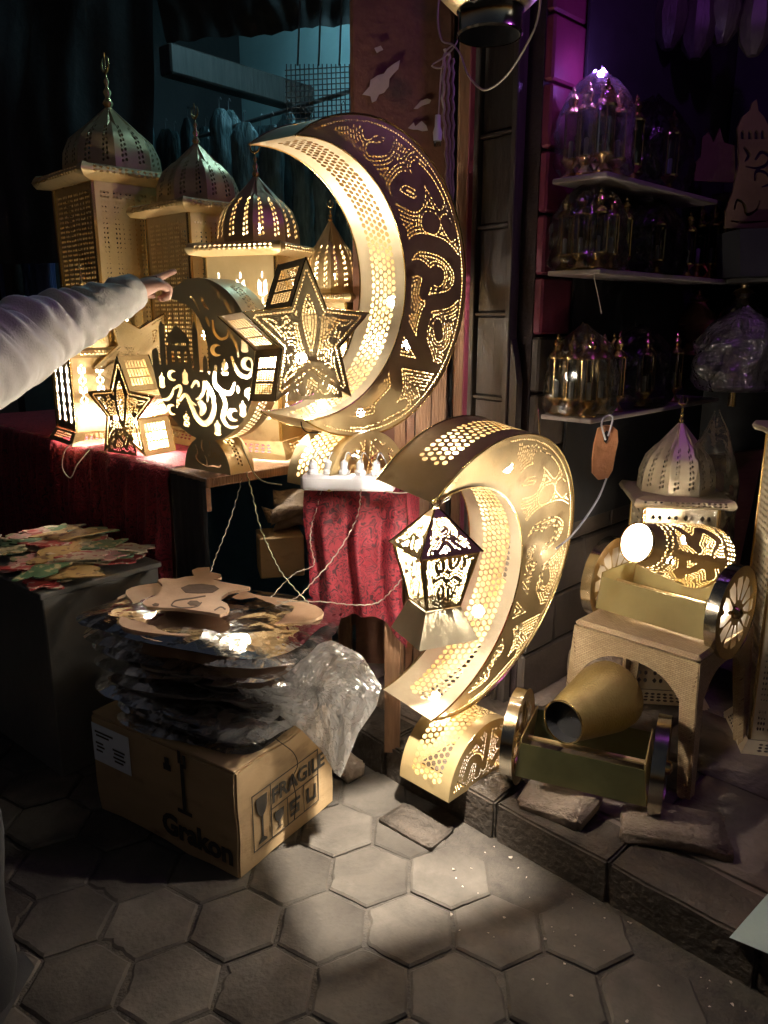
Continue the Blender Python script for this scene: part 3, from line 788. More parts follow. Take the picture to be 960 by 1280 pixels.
moon_out = moon_out+arc[1:-1]
mh = []
for q in (195, 236, 280): mh.append([ml(q-13, 538), ml(q-13, 480), ml(q-7, 465), ml(q, 456), ml(q+7, 465), ml(q+13, 480), ml(q+13, 538)])
for k in range(13): mh.append([ml(156+k*12.2, 438), ml(156+k*12.2, 416), ml(162+k*12.2, 416), ml(162+k*12.2, 438)])
def lantern_hole(cx, cy, s=1.0):
    P = [(-3, -50), (3, -50), (4, -36), (17, -24), (20, -14), (16, -10), (18, 26), (22, 34), (10, 44), (-10, 44), (-22, 34), (-18, 26), (-16, -10), (-20, -14), (-17, -24), (-4, -36)]
    return [ml(cx+x*s, cy+y*s) for x, y in P]
def moon_hole(cx, cy, r, rot=0):
    P = [(r*math.cos(w+rot), r*math.sin(w+rot)) for w in np.linspace(.75, 2*PI-.75, 16)]+[(r*.42*math.cos(rot)+r*.68*math.cos(w+rot), r*.42*math.sin(rot)+r*.68*math.sin(w+rot)) for w in np.linspace(2*PI-1.3, 1.3, 10)]
    return [ml(cx+x, cy+y) for x, y in P]
for q in ((106, 655), (266, 622), (518, 552), (615, 785), (258, 885), (457, 915), (640, 415)): mh.append(lantern_hole(*q))
for q in ((180, 617, 34), (472, 452, 36), (160, 832, 36), (555, 824, 38), (652, 522, 38), (660, 690, 32)): mh.append(moon_hole(*q))
for P, w in (([(98, 775), (140, 768), (168, 738), (187, 690)], 22), ([(187, 700), (222, 678), (232, 700), (208, 760), (198, 818)], 20), ([(204, 800), (240, 745), (268, 732), (290, 765), (330, 790)], 22),
             ([(303, 684), (330, 646), (348, 652), (352, 674)], 20), ([(386, 636), (380, 700), (352, 742), (326, 752)], 22), ([(270, 735), (298, 800), (326, 862), (366, 896), (408, 876), (440, 806), (438, 724), (412, 648)], 34),
             ([(402, 636), (410, 700), (400, 764)], 18), ([(345, 760), (372, 800), (352, 850)], 44), ([(466, 540), (452, 640), (496, 690), (546, 694), (574, 630)], 26), ([(562, 484), (582, 552), (618, 592), (660, 590), (682, 540), (668, 486)], 24),
             ([(486, 690), (512, 764), (492, 850), (530, 898), (588, 886)], 26), ([(332, 144), (360, 178), (384, 236)], 9), ([(460, 280), (466, 346), (500, 386), (540, 376), (548, 346)], 16), ([(546, 330), (590, 416), (602, 488)], 15),
             ([(400, 150), (412, 190), (440, 220)], 14), ([(500, 120), (508, 160)], 14), ([(540, 165), (552, 210), (572, 245)], 18), ([(420, 260), (440, 320)], 16)):
    mh += stroke_cuts(P, w, fmap=ml)
mh.append([ml(590, 650), ml(602, 672), ml(592, 694), ml(580, 672)])
p = gz(272, 590, 1.0)
moon = thing('moon_lantern', 'round brass moon lantern cut with a mosque skyline and lettering', 'lantern', (p.x-.035, p.y, 1.003), R(-38))
MZ = .115+MR-.01
mf = sheet(moon_out, mh); mf.v = [(x, y, z+MZ) for x, y, z in mf.v]
moonsheet = surf('matt gold moon sheet', (.52, .43, .24), (.62, .52, .31), 4, (.4, .55), .2, .1, 10, dist=.02)
ob('front_face', mf, moonsheet, moon)
mt = .105
ring = MB()
Lr = 2*PI*MR*.80
def rim_map(s, t): w = a0-s/MR; return (MR*math.cos(w), t, MZ+MR*math.sin(w))
ob('outer_rim', sheet(subrect(0, 0, Lr*1.05, mt, 90, 3), honey(.3, .03, Lr-.02, mt-.03, .016, .34), rim_map), brass, moon, True)
hp = [ml(*q) for q in horn][::-1]
hr = MB()
for i in range(len(hp)-1):
    hr.quad((hp[i][0], 0, hp[i][1]+MZ), (hp[i+1][0], 0, hp[i+1][1]+MZ), (hp[i+1][0], mt, hp[i+1][1]+MZ), (hp[i][0], mt, hp[i][1]+MZ))
ob('inner_rim', hr, brass, moon)
bkp = [ml(426, 596)]+[ml(*q) for q in horn]+arc[1:-1]+[ml(49, 596)]
bk = sheet(bkp, []); bk.v = [(x, mt, z+MZ) for x, _, z in bk.v]; ob('back_face', bk, brass_pale, moon)
fr_ = .118
fo = [(fr_*math.cos(w), fr_*math.sin(w)) for w in np.linspace(0, PI, 30)]
def bl(cx, cy): return ((cx-375)/195*fr_*1.0, (1190-cy)/215*fr_)
fh = [c_ for P, w in (([(285, 1030), (300, 1080), (285, 1110), (310, 1140), (375, 1160)], 11), ([(345, 1000), (375, 975), (405, 1000), (410, 1040)], 12), ([(345, 1000), (338, 1040), (352, 1070)], 11),
       ([(375, 1165), (376, 1120), (360, 1090)], 10), ([(390, 1080), (405, 1100), (425, 1092), (420, 1060), (432, 1040)], 9), ([(432, 1100), (440, 1070), (455, 1075), (452, 1110), (470, 1080)], 9), ([(472, 1112), (478, 1084), (492, 1092), (488, 1116), (506, 1098)], 9),
       ([(375, 1162), (430, 1150), (480, 1150), (505, 1120)], 10)) for c_ in stroke_cuts(P, w, fmap=bl)]
ob('foot_front', sheet(fo, fh), moonsheet, moon)
bk = sheet(fo, []); bk.v = [(x, mt, z) for x, _, z in bk.v]; ob('foot_back', bk, brass, moon)
ob('foot_rim', sheet(subrect(0, 0, PI*fr_, mt, 40, 3), honey(.02, .035, PI*fr_-.02, mt-.035, .014, .33), lambda s, t: (fr_*math.cos(s/fr_), t, fr_*math.sin(s/fr_))), brass, moon, True)
bulb(moon, (-.02, .07, MZ-.11), bulb_table_m, .022)
bulb(moon, (.05, mt+.07, MZ-.02), bulb_table_m, .018)

# ================================================================== DOME LANTERNS
def holes_dotgrid(cols, rows, x0, x1, y0, y1, f=.6):
    o = []
    for i in range(cols):
        for j in range(rows):
            x = x0+(x1-x0)*(i+.5)/cols; y = y0+(y1-y0)*(j+.5)/rows; a = (x1-x0)/cols*f/2; b = (y1-y0)/rows*f/2
            if (i+j) % 3 == 0: o.append(ngon(x, y, 1, 4, 0, a*1.2, b*1.2))
            else: o.append(ngon(x, y, 1, 6, .5, a, b))
    return o
def strips_holes(n, cols, rows):
    o = []
    for k in range(n):
        x0 = -.88+1.76*(k+.1)/n; x1 = -.88+1.76*(k+.9)/n
        o += holes_dotgrid(cols, rows, x0, x1, .03, .97, .62)
    return o
def window_holes(n=3, rows=6):
    """arched lattice windows: pairs of scroll cuts in each strip"""
    o = []
    for k in range(n):
        xc = -.62+1.24*k/(n-1); w = .15
        for j in range(rows):
            y = .10+.80*(j+.5)/rows; h = .80/rows*.34
            for s in (-1, 1):
                q = 1 if (j % 2) else -1
                o.append([(xc+s*w*.12, y-h), (xc+s*w*.82, y-h*.7), (xc+s*w*.86, y+h*.2), (xc+s*w*(.5+.25*q), y+h), (xc+s*w*.2, y+h*.6), (xc+s*w*(.42-.2*q), y)])
            o.append(ngon(xc, y+.40/rows, 1, 6, 0, w*.18, h*.4))
    return o
def dome_holes(ncol=2):
    o = []
    for k in range(ncol):
        xc = -.48+.96*k/(ncol-1) if ncol > 1 else 0; top = .66
        for j in range(8):
            y = .10+(top-.10)*(j+.5)/8; w = .20*(1-.35*j/8)
            for s in (-1, 1): o.append(ngon(xc+s*w*.55, y+(.012 if s > 0 else -.008), 1, 5, j*.7, w*.40, .026))
    return o
DOME = interp([(0, 1.0, 0), (.12, 1.0, .12), (.3, .97, .36), (.5, .84, .62), (.66, .58, .83), (.78, .34, .95), (.86, .25, 1.04), (.94, .14, 1.15), (1, .07, 1.24)])
def dome_lantern(name, label, loc, rz, w, hb, lit, body='strips', dome_h=None, flare=.22, group='dome lanterns', mt_=None, finial=1.0, bulbs=None):
    """square lantern: flared foot, four perforated panels, rounded cornice, faceted dome, beads and crescent"""
    t = thing(name, label, 'lantern', loc, rz, group); m_ = mt_ or brass
    r = w/2; zf = flare*w; zc = zf+hb
    ft = interp([(0, r*1.26, 0), (.14, r*1.26, zf*.16), (1, r*1.04, zf)])
    ob('flared_foot', facet_ring(4, ft, holes_dotgrid(9, 3, -.7, .7, .32, .86, .7), 4), m_, t)
    H = {'strips': lambda: strips_holes(6, 3, 46), 'windows': window_holes, 'small': lambda: strips_holes(4, 2, 22)}[body]()
    bp = interp([(0, r, zf), (1, r, zc)])
    k = ob('wall_panel', facet_ring(4, bp, H, 1, [0]), m_, t)
    for q in (1, 2, 3):
        k2 = k.copy(); C.objects.link(k2); k2.parent = t; k2.rotation_euler = (0, 0, q*PI/2)
    for sx in (-1, 1):
        for sy in (-1, 1):
            ob('corner_strip', MB().box((sx*r, sy*r, (zf+zc)/2), (w*.045, w*.045, hb), bev=.003), brass_bright, t)
    ch = .17*w
    cp = interp([(0, r*1.04, 0), (.18, r*1.30, ch*.10), (.5, r*1.36, ch*.5), (.82, r*1.30, ch*.92), (1, r*1.04, ch)])
    cm = facet_ring(4, lambda q: (cp(q)[0], cp(q)[1]+zc), holes_dotgrid(16, 2, -.84, .84, .36, .72, .62), 6)
    ob('cornice', cm, m_, t, True, R(40))
    zd = zc+ch; R0 = r*1.0; dh = dome_h or w*.95
    dp = lambda q: (DOME(q)[0]*R0, zd+DOME(q)[1]/1.24*dh)
    ob('dome', facet_ring(8, dp, dome_holes(), 14), m_, t, True, R(25))
    ob('roof_plate', MB().box((0, 0, zd-.004), (w*1.02, w*1.02, .004)), m_, t)
    zt = zd+dh; b = w*.07*finial
    fin = MB().lathe([(R0*.09, zt-.01), (b*.5, zt), (b*.9, zt+b*.6), (b*.5, zt+b*1.3), (b*.35, zt+b*1.5), (b*.7, zt+b*2.2), (b*.3, zt+b*2.9), (b*.22, zt+b*3.2), (b*.45, zt+b*3.8), (b*.16, zt+b*4.4), (b*.12, zt+b*5.2)], 10)
    f_ = ob('finial', fin, brass_bright, t, True, None)
    cr = MB(); zz = zt+b*6.4
    cr.tube([(b*1.2*math.sin(q), 0, zz-b*1.2*math.cos(q)) for q in np.linspace(-2.5, 2.5, 18)], [b*.28*(1-abs(q)/2.7)+.0008 for q in np.linspace(-2.5, 2.5, 18)], 6)
    cr.tube([(0, 0, zz-b*1.2), (0, 0, zz+b*1.6)], b*.10, 5)
    ob('crescent_tip', cr, brass_bright, f_, True, None)
    if lit:
        if lit != bulb_added_m: ob('liner', MB().lathe([(r*.93, zf+.01), (r*.93, zc-.01)], 4, None, 0, True, False), acrylic_m, t)
        for z in (bulbs or [zf+hb*.45]): bulb(t, (0, 0, z), lit, .022)
        if lit != bulb_added_m: bulb(t, (0, 0, zd+dh*.25), bulb_soft_m, .016)
    return t
def on_table(u, n, z=1.7): # point of the table top below pixel column u (met at height z) at depth n into the shop
    k = n/.70711; q = u-480
    x = q*(k*math.cos(PITCH)+(EYE-z)*math.sin(PITCH))/(F_PX+q*math.cos(PITCH))
    return Vector((x, k-x, 1.0))
q = on_table(152, 1.74); L1 = dome_lantern('dome_lantern', 'tallest dome lantern, dimly lit by an added bulb, left end of the row', q, R(-46), .385, .98, bulb_added_m, flare=.2, dome_h=.27, finial=1.0)
q = on_table(254, 1.84); L2 = dome_lantern('dome_lantern', 'dome lantern second from the left, dimly lit by an added bulb, partly behind the tallest', q, R(-44), .315, .84, bulb_added_m, flare=.2, dome_h=.23, finial=.85)
q = on_table(324, 1.80); L3 = dome_lantern('dome_lantern', 'lit dome lantern with glowing lattice windows behind the moon lantern', q, R(-20), .285, .66, bulb_table_m, 'windows', dome_h=.235, finial=.8, bulbs=[.20, .42, .6])
q = on_table(414, 2.02); L4 = dome_lantern('dome_lantern', 'lit dome lantern with purple gleam seen through the tall crescent', q, R(-20), .20, .52, bulb_soft_m, 'windows', dome_h=.26, finial=.7)
q = gz(96, 556, 1.0); L5 = dome_lantern('dome_lantern', 'small brightly lit lattice lantern at the table corner below the sleeve', Vector((q.x+.02, q.y+.16, 1.0)), R(-50), .235, .30, bulb_table_m, 'windows', dome_h=.25, finial=.7, bulbs=[.15, .25])
q = gz(386, 560, 1.0); L6 = dome_lantern('dome_lantern', 'low glowing lantern half hidden behind the feet of moon and crescent', Vector((q.x-.03, q.y+.10, 1.0)), R(20), .22, .14, bulb_strong_m, 'small', dome_h=.14, finial=.5, bulbs=[.11])
q = pt(826, 800, 2.72); L7 = dome_lantern('dome_lantern', 'pale wide eaved dome lantern behind the brass cannon', Vector((q.x, q.y, Z0)), R(-8), .25, .69, None, 'small', dome_h=.24, mt_=brass_pale, finial=.7)
q = pt(985, 800, 2.35); L8 = dome_lantern('dome_lantern', 'pierced tall lantern cut off by the right edge, behind the cannon wheel', Vector((q.x, q.y, Z0)), R(-12), .22, .98, None, 'strips', dome_h=.22, mt_=brass_pale, finial=.7)

# ================================================================== HANGING TAPERED LANTERN
hl_top = pt(545, 630, 1.86)
hl = thing('hanging_lantern', 'tapered pierced lantern with pointed roof hanging in front of the low crescent', 'lantern', (hl_top.x, hl_top.y, hl_top.z-.345), R(24))
HS = [([(-.5, .85), (-.4, .7), (-.2, .75), (-.25, .9)], .045), ([(.0, .92), (.1, .75), (.3, .8), (.35, .92)], .05), ([(.55, .9), (.6, .75)], .05), ([(-.5, .55), (-.2, .6), (.0, .5), (.3, .58), (.55, .5)], .045),
      ([(-.4, .35), (-.3, .2), (-.1, .25), (-.15, .42)], .05), ([(.1, .36), (.2, .2), (.42, .28)], .05), ([(.45, .42), (.35, .1)], .035), ([(-.05, .12), (.15, .08)], .035), ([(-.55, .12), (-.35, .08)], .03)]
def metric_dashes(st, ax, ay, ins, *a):
    return [[(x/ax, y/ay) for x, y in h] for h in dashes([([(x*ax, y*ay) for x, y in P], w*ax) for P, w in st], lambda x, y: ins(x/ax, y/ay), *a)]
hh = metric_dashes(HS, .066, .15, lambda x, y: abs(x) < .86 and .04 < y < .96, .0064, .0050, .0028, .0015, 12)
hp_ = interp([(0, .048, .085), (1, .080, .235)])
hb_ = facet_ring(4, hp_, hh, 2, [0]); k = ob('side_panel', hb_, brass, hl)
for q in (1, 2, 3):
    k2 = k.copy(); C.objects.link(k2); k2.parent = hl; k2.rotation_euler = (0, 0, q*PI/2)
rs = [([(-.4, .12), (-.1, .3), (.1, .12)], .05), ([(.2, .3), (.45, .12)], .05), ([(-.2, .5), (.1, .55)], .04)]
rh = metric_dashes(rs, .05, .12, lambda x, y: abs(x) < .80 and .06 < y < .8, .0064, .0050, .0028, .0016, 12)
ob('roof', facet_ring(4, interp([(0, .088, .235), (1, .006, .335)]), rh, 2), brass, hl)
ob('flared_skirt', facet_ring(4, interp([(0, .084, 0), (1, .050, .083)]), [], 2), brass_pale, hl)
eg = MB()
for sx, sy in ((1, 1), (1, -1), (-1, -1), (-1, 1)):
    eg.tube([(sx*.048, sy*.048, .085), (sx*.081, sy*.081, .235)], .0022, 5); eg.tube([(sx*.088, sy*.088, .235), (sx*.006, sy*.006, .335)], .0022, 5)
ob('edge_trim', eg, brass_bright, hl)
ob('ring', MB().tube([(.012*math.cos(w), 0, .348+.012*math.sin(w)) for w in np.linspace(0, 2*PI, 14)], .0025, 5), brass_bright, hl)
bulb(hl, (.012, -.026, .226), lamp('lantern bulb', WARM, 16500), .014)

# ================================================================== CANNONS AND STOOL
hammered = surf('hammered brass', (.40, .30, .11), (.56, .43, .18), 8, (.28, .45), .75, .55, 170, dist=.006)
greenplate = surf('brass plate with green reflection', (.10, .105, .05), (.17, .165, .08), 5, (.25, .45), .7, .2, 12, dist=.01)  # brass whose dark green reflection is put into the base colour
def cannon(label, loc, rz, lit, yaw=0.0, elev=R(20), bz=.215, Lb=.36):
    t = thing('cannon_lantern', label, 'lantern', loc, rz, 'brass cannon lanterns')
    wr_ = .145; hw = .205
    pl = MB(); P = [(-.185, .075), (.185, .075), (.172, .185), (-.172, .185)]
    Mf = lambda y: Matrix(((1, 0, 0, 0), (0, 0, 1, y), (0, 1, 0, 0), (0, 0, 0, 1)))
    ob('front_plate', MB().prism(P, .004, Mf(-.11)), brass_olive if lit else greenplate, t); ob('rear_plate', MB().prism(P, .004, Mf(.11)), brass_olive if lit else greenplate, t)
    for sx in (-1, 1):
        ob('cheek_plate', MB().hull([(sx*.182, -.105, .077), (sx*.182, .105, .077), (sx*.17, .105, .20), (sx*.17, -.105, .20), (sx*.186, -.105, .077), (sx*.186, .105, .077), (sx*.174, .105, .20), (sx*.174, -.105, .20)]), brass_olive, t)
    # wheels: two pierced discs and a tread
    hol = []
    for i in range(12):
        w = 2*PI*i/12; c, s_ = math.cos(w), math.sin(w)
        hol.append([(a*c-b*s_, a*s_+b*c) for a, b in ((.040, -.004), (.085, -.020), (.112, -.017), (.112, .017), (.085, .020), (.040, .004))])
    for sx in (-1, 1):
        x0 = sx*(hw-.014); x1 = sx*(hw+.018)
        hub = ob('wheel', MB().add(*cut(ngon(0, 0, wr_, 48), hol, lambda a, b: (x1, a, b+wr_))), brass_bright, t)
        ob('inner_disc', MB().add(*cut(ngon(0, 0, wr_, 48), hol, lambda a, b: (x0, a, b+wr_))), brass, hub)
        if lit:
            ob('milky_disc', MB().lathe([(.001, 0), (wr_*.9, 0), (wr_*.9, .002)], 32, Matrix.Translation((sx*hw, 0, wr_)) @ Matrix.Rotation(PI/2, 4, 'Y')), acrylic_m, hub)
            bulb(t, (sx*(hw+.009), -.055, wr_+.012), bulb_m, .006); bulb(t, (sx*(hw+.009), .05, wr_-.03), bulb_m, .005)
        tr_ = MB(); n = 48
        V = [(x, wr_*math.cos(2*PI*i/n), wr_+wr_*math.sin(2*PI*i/n)) for x in (x0-.002*sx, x1+.002*sx) for i in range(n)]
        tr_.add(V, [(i, (i+1) % n, n+(i+1) % n, n+i) for i in range(n)]); ob('tread', tr_, steel_glint, hub, True)
        ob('hub_cap', MB().lathe([(.022, 0), (.018, .012), (.006, .018)], 12, Matrix.Translation((x1, 0, wr_)) @ Matrix.Rotation(sx*PI/2, 4, 'Y')), brass_bright, hub, True)
    ob('axle', MB().tube([(-hw, 0, wr_), (hw, 0, wr_)], .008, 8), brass, t)
    # barrel, muzzle towards -y
    Mb = Matrix.Translation((0, .05, bz)) @ Matrix.Rotation(yaw, 4, 'Z') @ Matrix.Rotation(-elev, 4, 'X') @ Matrix.Rotation(PI/2, 4, 'X')
    bp = lambda q: (float(np.interp(q, [0, .05, .2, .75, 1], [.098, .106, .106, .076, .060])), Lb*(q-.45))
    H = []
    if lit:
        stk = [([(.12+.2*k, .25), (.18+.2*k, .40), (.10+.2*k, .55), (.2+.2*k, .68)], .022) for k in range(0, 5)]+[([(.05+.2*k, .5), (.09+.2*k, .62)], .02) for k in range(5)]
        H = metric_dashes([(P, w) for P, w in stk], .58, .36, lambda x, y: .02 < x < .98 and .20 < y < .74, .0085, .0065, .0035, .0034, 12)
        for yy in (.06, .10, .14, .78, .84): H += [ngon((i+.5)/44, yy+(0.012 if i % 2 else 0), 1, 6, 0, .0062, .011) for i in range(44)]
    else:
        H = [ngon((i+.5)/44, .05, 1, 6, 0, .005, .008) for i in range(44)]
    def bm_(s, q):
        r, z = bp(q); w = 2*PI*s
        return tuple(Mb @ Vector((r*math.cos(w), r*math.sin(w), z)))
    ob('barrel', MB().add(*cut(subrect(0, 0, 1, 1, 44, 10), H, bm_, [(i/44, j/10) for i in range(1, 44) for j in range(1, 10)])), brass if lit else hammered, t, True, R(40))
    ob('breech', MB().lathe([(.098, -Lb*.45), (.07, -Lb*.5), (.02, -Lb*.55)], 28, Mb), brass, t, True)
    ob('muzzle_ring', MB().lathe([(.0605, Lb*.535), (.064, Lb*.54), (.064, Lb*.555), (.0605, Lb*.56)], 32, Mb, cap=False), brass_bright, t, True)
    if not lit: ob('mouth_lining', MB().lathe([(.001, Lb*.40), (.0615, Lb*.40), (.0595, Lb*.548)], 32, Mb, cap=False), black_m, t, True)
    if lit:
        ob('glowing_disc', MB().lathe([(.001, Lb*.552), (.059, Lb*.552), (.059, Lb*.548)], 32, Mb), white_disc_m, t)
        b1 = Mb @ Vector((.0, .045, -.02)); bulb(t, b1, bulb_strong_m, .016); b1 = Mb @ Vector((.03, -.03, .06)); bulb(t, b1, bulb_m, .013)
    return t
st_c = Vector((.90, 2.31, 0)); sz = .57
stool = thing('plastic_stool', 'brown rattan textured plastic stool under the brass cannon', 'stool', (st_c.x, st_c.y, Z0), R(-45))
sh = sz-Z0
tp = MB(); hs = .205
tp.add(*cut(subrect(-hs, -hs, hs, hs, 8, 8), [], lambda a, b: (a, b, sh-.004*((a/hs)**4+(b/hs)**4))))
ob('seat', MB().box((0, 0, sh-.012), (2*hs, 2*hs, .024), bev=.011), rattan_m, stool)
for k in range(4):   # skirt with an arched opening on every side
    n = 16; top = sh-.02
    P = [(-hs, top), (-hs, 0.0), (-hs+.036, 0.0), (-hs+.052, top*.70)]+[(-(hs-.052)*(1-2*i/n), top*(.70+.135*(1-abs(1-2*i/n)**3.2)+.035*math.sin(PI*i/n))) for i in range(1, n)]+[(hs-.052, top*.70), (hs-.036, 0), (hs, 0), (hs, top)]
    v, f = cut(P, [], None)
    V = []
    for x, _, z in v:
        sp_ = 1+.10*(1-z/top); V.append((x*sp_, -hs*sp_+.003, z))
    n0 = len(V); V += [(x*.985, y+.014, z) for x, y, z in V]
    F = list(f)+[tuple(i+n0 for i in reversed(g)) for g in f]
    from collections import Counter
    ec = Counter(); 
    for g in f:
        for i in range(len(g)): ec[tuple(sorted((g[i], g[(i+1) % len(g)])))] += 1
    F += [(a, b, b+n0, a+n0) for (a, b), c in ec.items() if c == 1]
    o = ob('leg_side', MB().add(V, F), rattan_m, stool); o.rotation_euler = (0, 0, k*PI/2)
c1 = cannon('lit brass cannon lantern with glowing white muzzle disc standing on the rattan stool', (.905, 2.325, .505), R(-47), True, yaw=R(-14), elev=R(17), bz=.275)
c2 = cannon('unlit brass cannon lantern with dark open muzzle standing on the kerb floor', (.60, 2.04, Z0), R(-24), False, yaw=R(-22), elev=R(2), bz=.265, Lb=.28)

# ================================================================== STONES BY THE KERB
def stone(u, v, d, rz, seed, label, z=None, m=None, tilt=0.0, amp=.012):
    p = gz(u, v, Z0 if z is None else z)
    o = ob('stone_block', rough_block((0, 0, d[2]/2), d, seed, amp=amp, bev=min(d)*.2), m or rock_m, None, True, None, loc=p, rz=rz)
    o.rotation_euler = (tilt, 0, rz)
    return tag(o, label, 'stone')
stone(700, 1010, (.19, .13, .05), R(-38), 5, 'loose flat grey stone on the kerb below the toppled cannon', tilt=R(12))
stone(842, 1045, (.27, .16, .05), R(-20), 6, 'wide broken stone on the shop floor at the right')
stone(520, 1035, (.20, .12, .02), R(-40), 7, 'low brown slab on the pavement before the crescent foot', z=-.006, m=kerb_m, amp=.003)
stone(462, 935, (.13, .12, .10), R(20), 8, 'rubble stone under the corner of the draped table', z=0)
stone(437, 968, (.10, .08, .05), R(50), 9, 'small rubble stone beside the cardboard box', z=0)
stone(490, 905, (.16, .13, .13), R(10), 10, 'dark rubble stone left of the crescent foot', z=.02)
stone(748, 850, (.20, .20, .16), R(-35), 12, 'big pale stone block under the rattan stool', z=Z0)
stone(655, 838, (.26, .14, .10), R(-42), 13, 'long pale stone behind the toppled cannon', z=Z0)
deb = MB()
for i in range(120):
    q = random.random(); s_ = random.uniform(-1.2, 1.0); n_ = 1.20+.42*random.random()**.6
    p = sn(s_, n_, .001); r = random.uniform(.002, .006)
    deb.hull([p+Vector((random.uniform(-r, r), random.uniform(-r, r), random.uniform(0, r))) for _ in range(7)])
tag(ob('debris', deb, scrap_m), 'small pale crumbs of litter scattered over the pavement', 'litter', kind='stuff')

# ================================================================== TABLES AND CLOTHS
lt0 = sn(-4.4, 1.36); 
T = thing('market_table', 'long wooden market table under the red damask cloth and the dome lanterns', 'table', sn(-2.2, 1.85), RZ)
x0, x1 = -2.3, .02
ob('tabletop', MB().box(((x0+x1)/2, 0, .975), (x1-x0, 1.0, .035), bev=.004), plank_m, T)
for xx in (x0+.06, x1-.34):
    for yy in (-.43, .43): ob('leg', MB().box((xx, yy, .478), (.06, .06, .956)), plank_m, T)
ob('apron', MB().box(((x0+x1)/2, -.44, .90), (x1-x0-.2, .03, .10)), boardwood_m, T)
# cloth: top sheet, rolled over the front edge and hanging in folds
cm_ = MB(); V = []; nx = 150; prof = []
for i in range(7): prof.append((.44-.90*i/6, .9985, 0))
prof += [(-.487, .997, 0), (-.505, .985, .2)]+[(-.512, .985-.04*i, .2+.8*min(1, i/6)) for i in range(1, 21)]
xa, xb = x0-.02, x1-.23
for i in range(nx+1):
    x = xa+(xb-xa)*i/nx
    for y, z, k in prof:
        w = k*(.022*math.sin(x*27+1.3*math.sin(x*5))+.012*math.sin(x*61+z*3)+.01*noise.noise(Vector((x*4, z*4, 0))))
        V.append((x+.006*k*math.sin(z*20+x*9), y-abs(w)*1.1-k*.004, z+(.0015*noise.noise(Vector((x*14, y*14, 2))) if k == 0 else 0)))
m_ = len(prof); F = [(i*m_+j, i*m_+j+1, (i+1)*m_+j+1, (i+1)*m_+j) for i in range(nx) for j in range(m_-1)]
cl1 = ob('table_cloth', MB().add(V, F), velvet_m, None, True, None, loc=T.location.copy(), rz=RZ)
tag(cl1, 'red damask cloth over the long table, hanging in dark folds in front', 'tablecloth')
bc = ob('black_cloth', MB().add([(xb+.01+(x1-xb)*i/14, -.508-.012*abs(math.sin(i*1.1)), .984-z) for i in range(15) for z in (0, .3, .6, .88)], [(i*4+j, i*4+j+1, i*4+5+j, i*4+4+j) for i in range(14) for j in range(3)]), black_m, None, True, None, loc=T.location.copy(), rz=RZ)
tag(bc, 'black cloth hanging at the right end of the long table', 'cloth')
# small table under the tall crescent
q0 = gz(386, 616, .985); q1 = gz(503, 618, .985)
ang = math.atan2(q1.y-q0.y, q1.x-q0.x)
S = thing('small_table', 'small wooden table under the tall crescent, draped in red', 'table', ((q0.x+q1.x)/2, (q0.y+q1.y)/2, 0), ang)
sw = (q1-q0).length; sd_ = .62
ob('tabletop', MB().box((0, sd_/2, .985), (sw+.02, sd_, .03), bev=.003), plank_m, S)
for xx in (-sw/2+.03, sw/2-.03):
    for yy in (.03, sd_-.03): ob('leg', MB().box((xx, yy, .535), (.05, .05, .87)), plank_m, S)
V = []; nx = 60; H_ = 22
for i in range(nx+1):
    x = -sw/2-.012+(sw+.024)*i/nx; fx = i/nx
    V.append((x, sd_, 1.0025)); V.append((x, .0, 1.0025))
    hl_ = .34+.14*fx+.03*math.sin(fx*7)
    for j in range(1, H_+1):
        z = 1.0-hl_*j/H_; k = min(1, j/7)
        V.append((x+.01*k*math.sin(z*11+fx*3), -.012-k*(.020+.018*math.sin(x*52+.7*math.sin(x*19))+.006*math.sin(x*120)), z))
m_ = H_+2; F = [(i*m_+j, i*m_+j+1, (i+1)*m_+j+1, (i+1)*m_+j) for i in range(nx) for j in range(m_-1)]
b0 = len(V)   # side drop on the right
ny = 26
for i in range(ny+1):
    y = -.012+(sd_+.01)*i/ny; fy = i/ny
    for j in range(H_+1):
        z = 1.0025-(.48-.14*fy)*j/H_; k = min(1, j/7)
        V.append((sw/2+.013+k*(.014+.012*math.sin(y*46)), y, z))
F += [(b0+i*(H_+1)+j, b0+i*(H_+1)+j+1, b0+(i+1)*(H_+1)+j+1, b0+(i+1)*(H_+1)+j) for i in range(ny) for j in range(H_)]
tag(ob('table_cloth', MB().add(V, F), velvet_m, None, True, None, loc=S.location.copy(), rz=ang), 'red damask cloth draped over the small table below the power strip', 'tablecloth')
# power strip
q0 = gz(377, 612, 1.004); q1 = gz(494, 614, 1.004); d = q1-q0
PS = thing('power_strip', 'long white power strip with plugs lying before the tall crescent', 'power strip', (q0+q1)/2-Vector((0, 0.0, 0)), math.atan2(d.y, d.x))
Lp = d.length
ob('casing', MB().box((0, .005, .024), (Lp, .055, .046), bev=.008), wplastic_m, PS)
for k in range(5):
    xk = -Lp*.38+Lp*.17*k
    pg = ob('plug', MB().lathe([(.017, .047), (.017, .058), (.012, .064), (.011, .085), (.004, .092)], 12, Matrix.Translation((xk, .005, 0))), wplastic_m, PS, True)
    ob('plug_cord', MB().tube(catmull([(xk, .005, .088), (xk+.01, .03, .11), (xk+.03, .08, .06), (xk+.05, .13, .01)], 6), .0025, 5), greycable_m, pg, True)

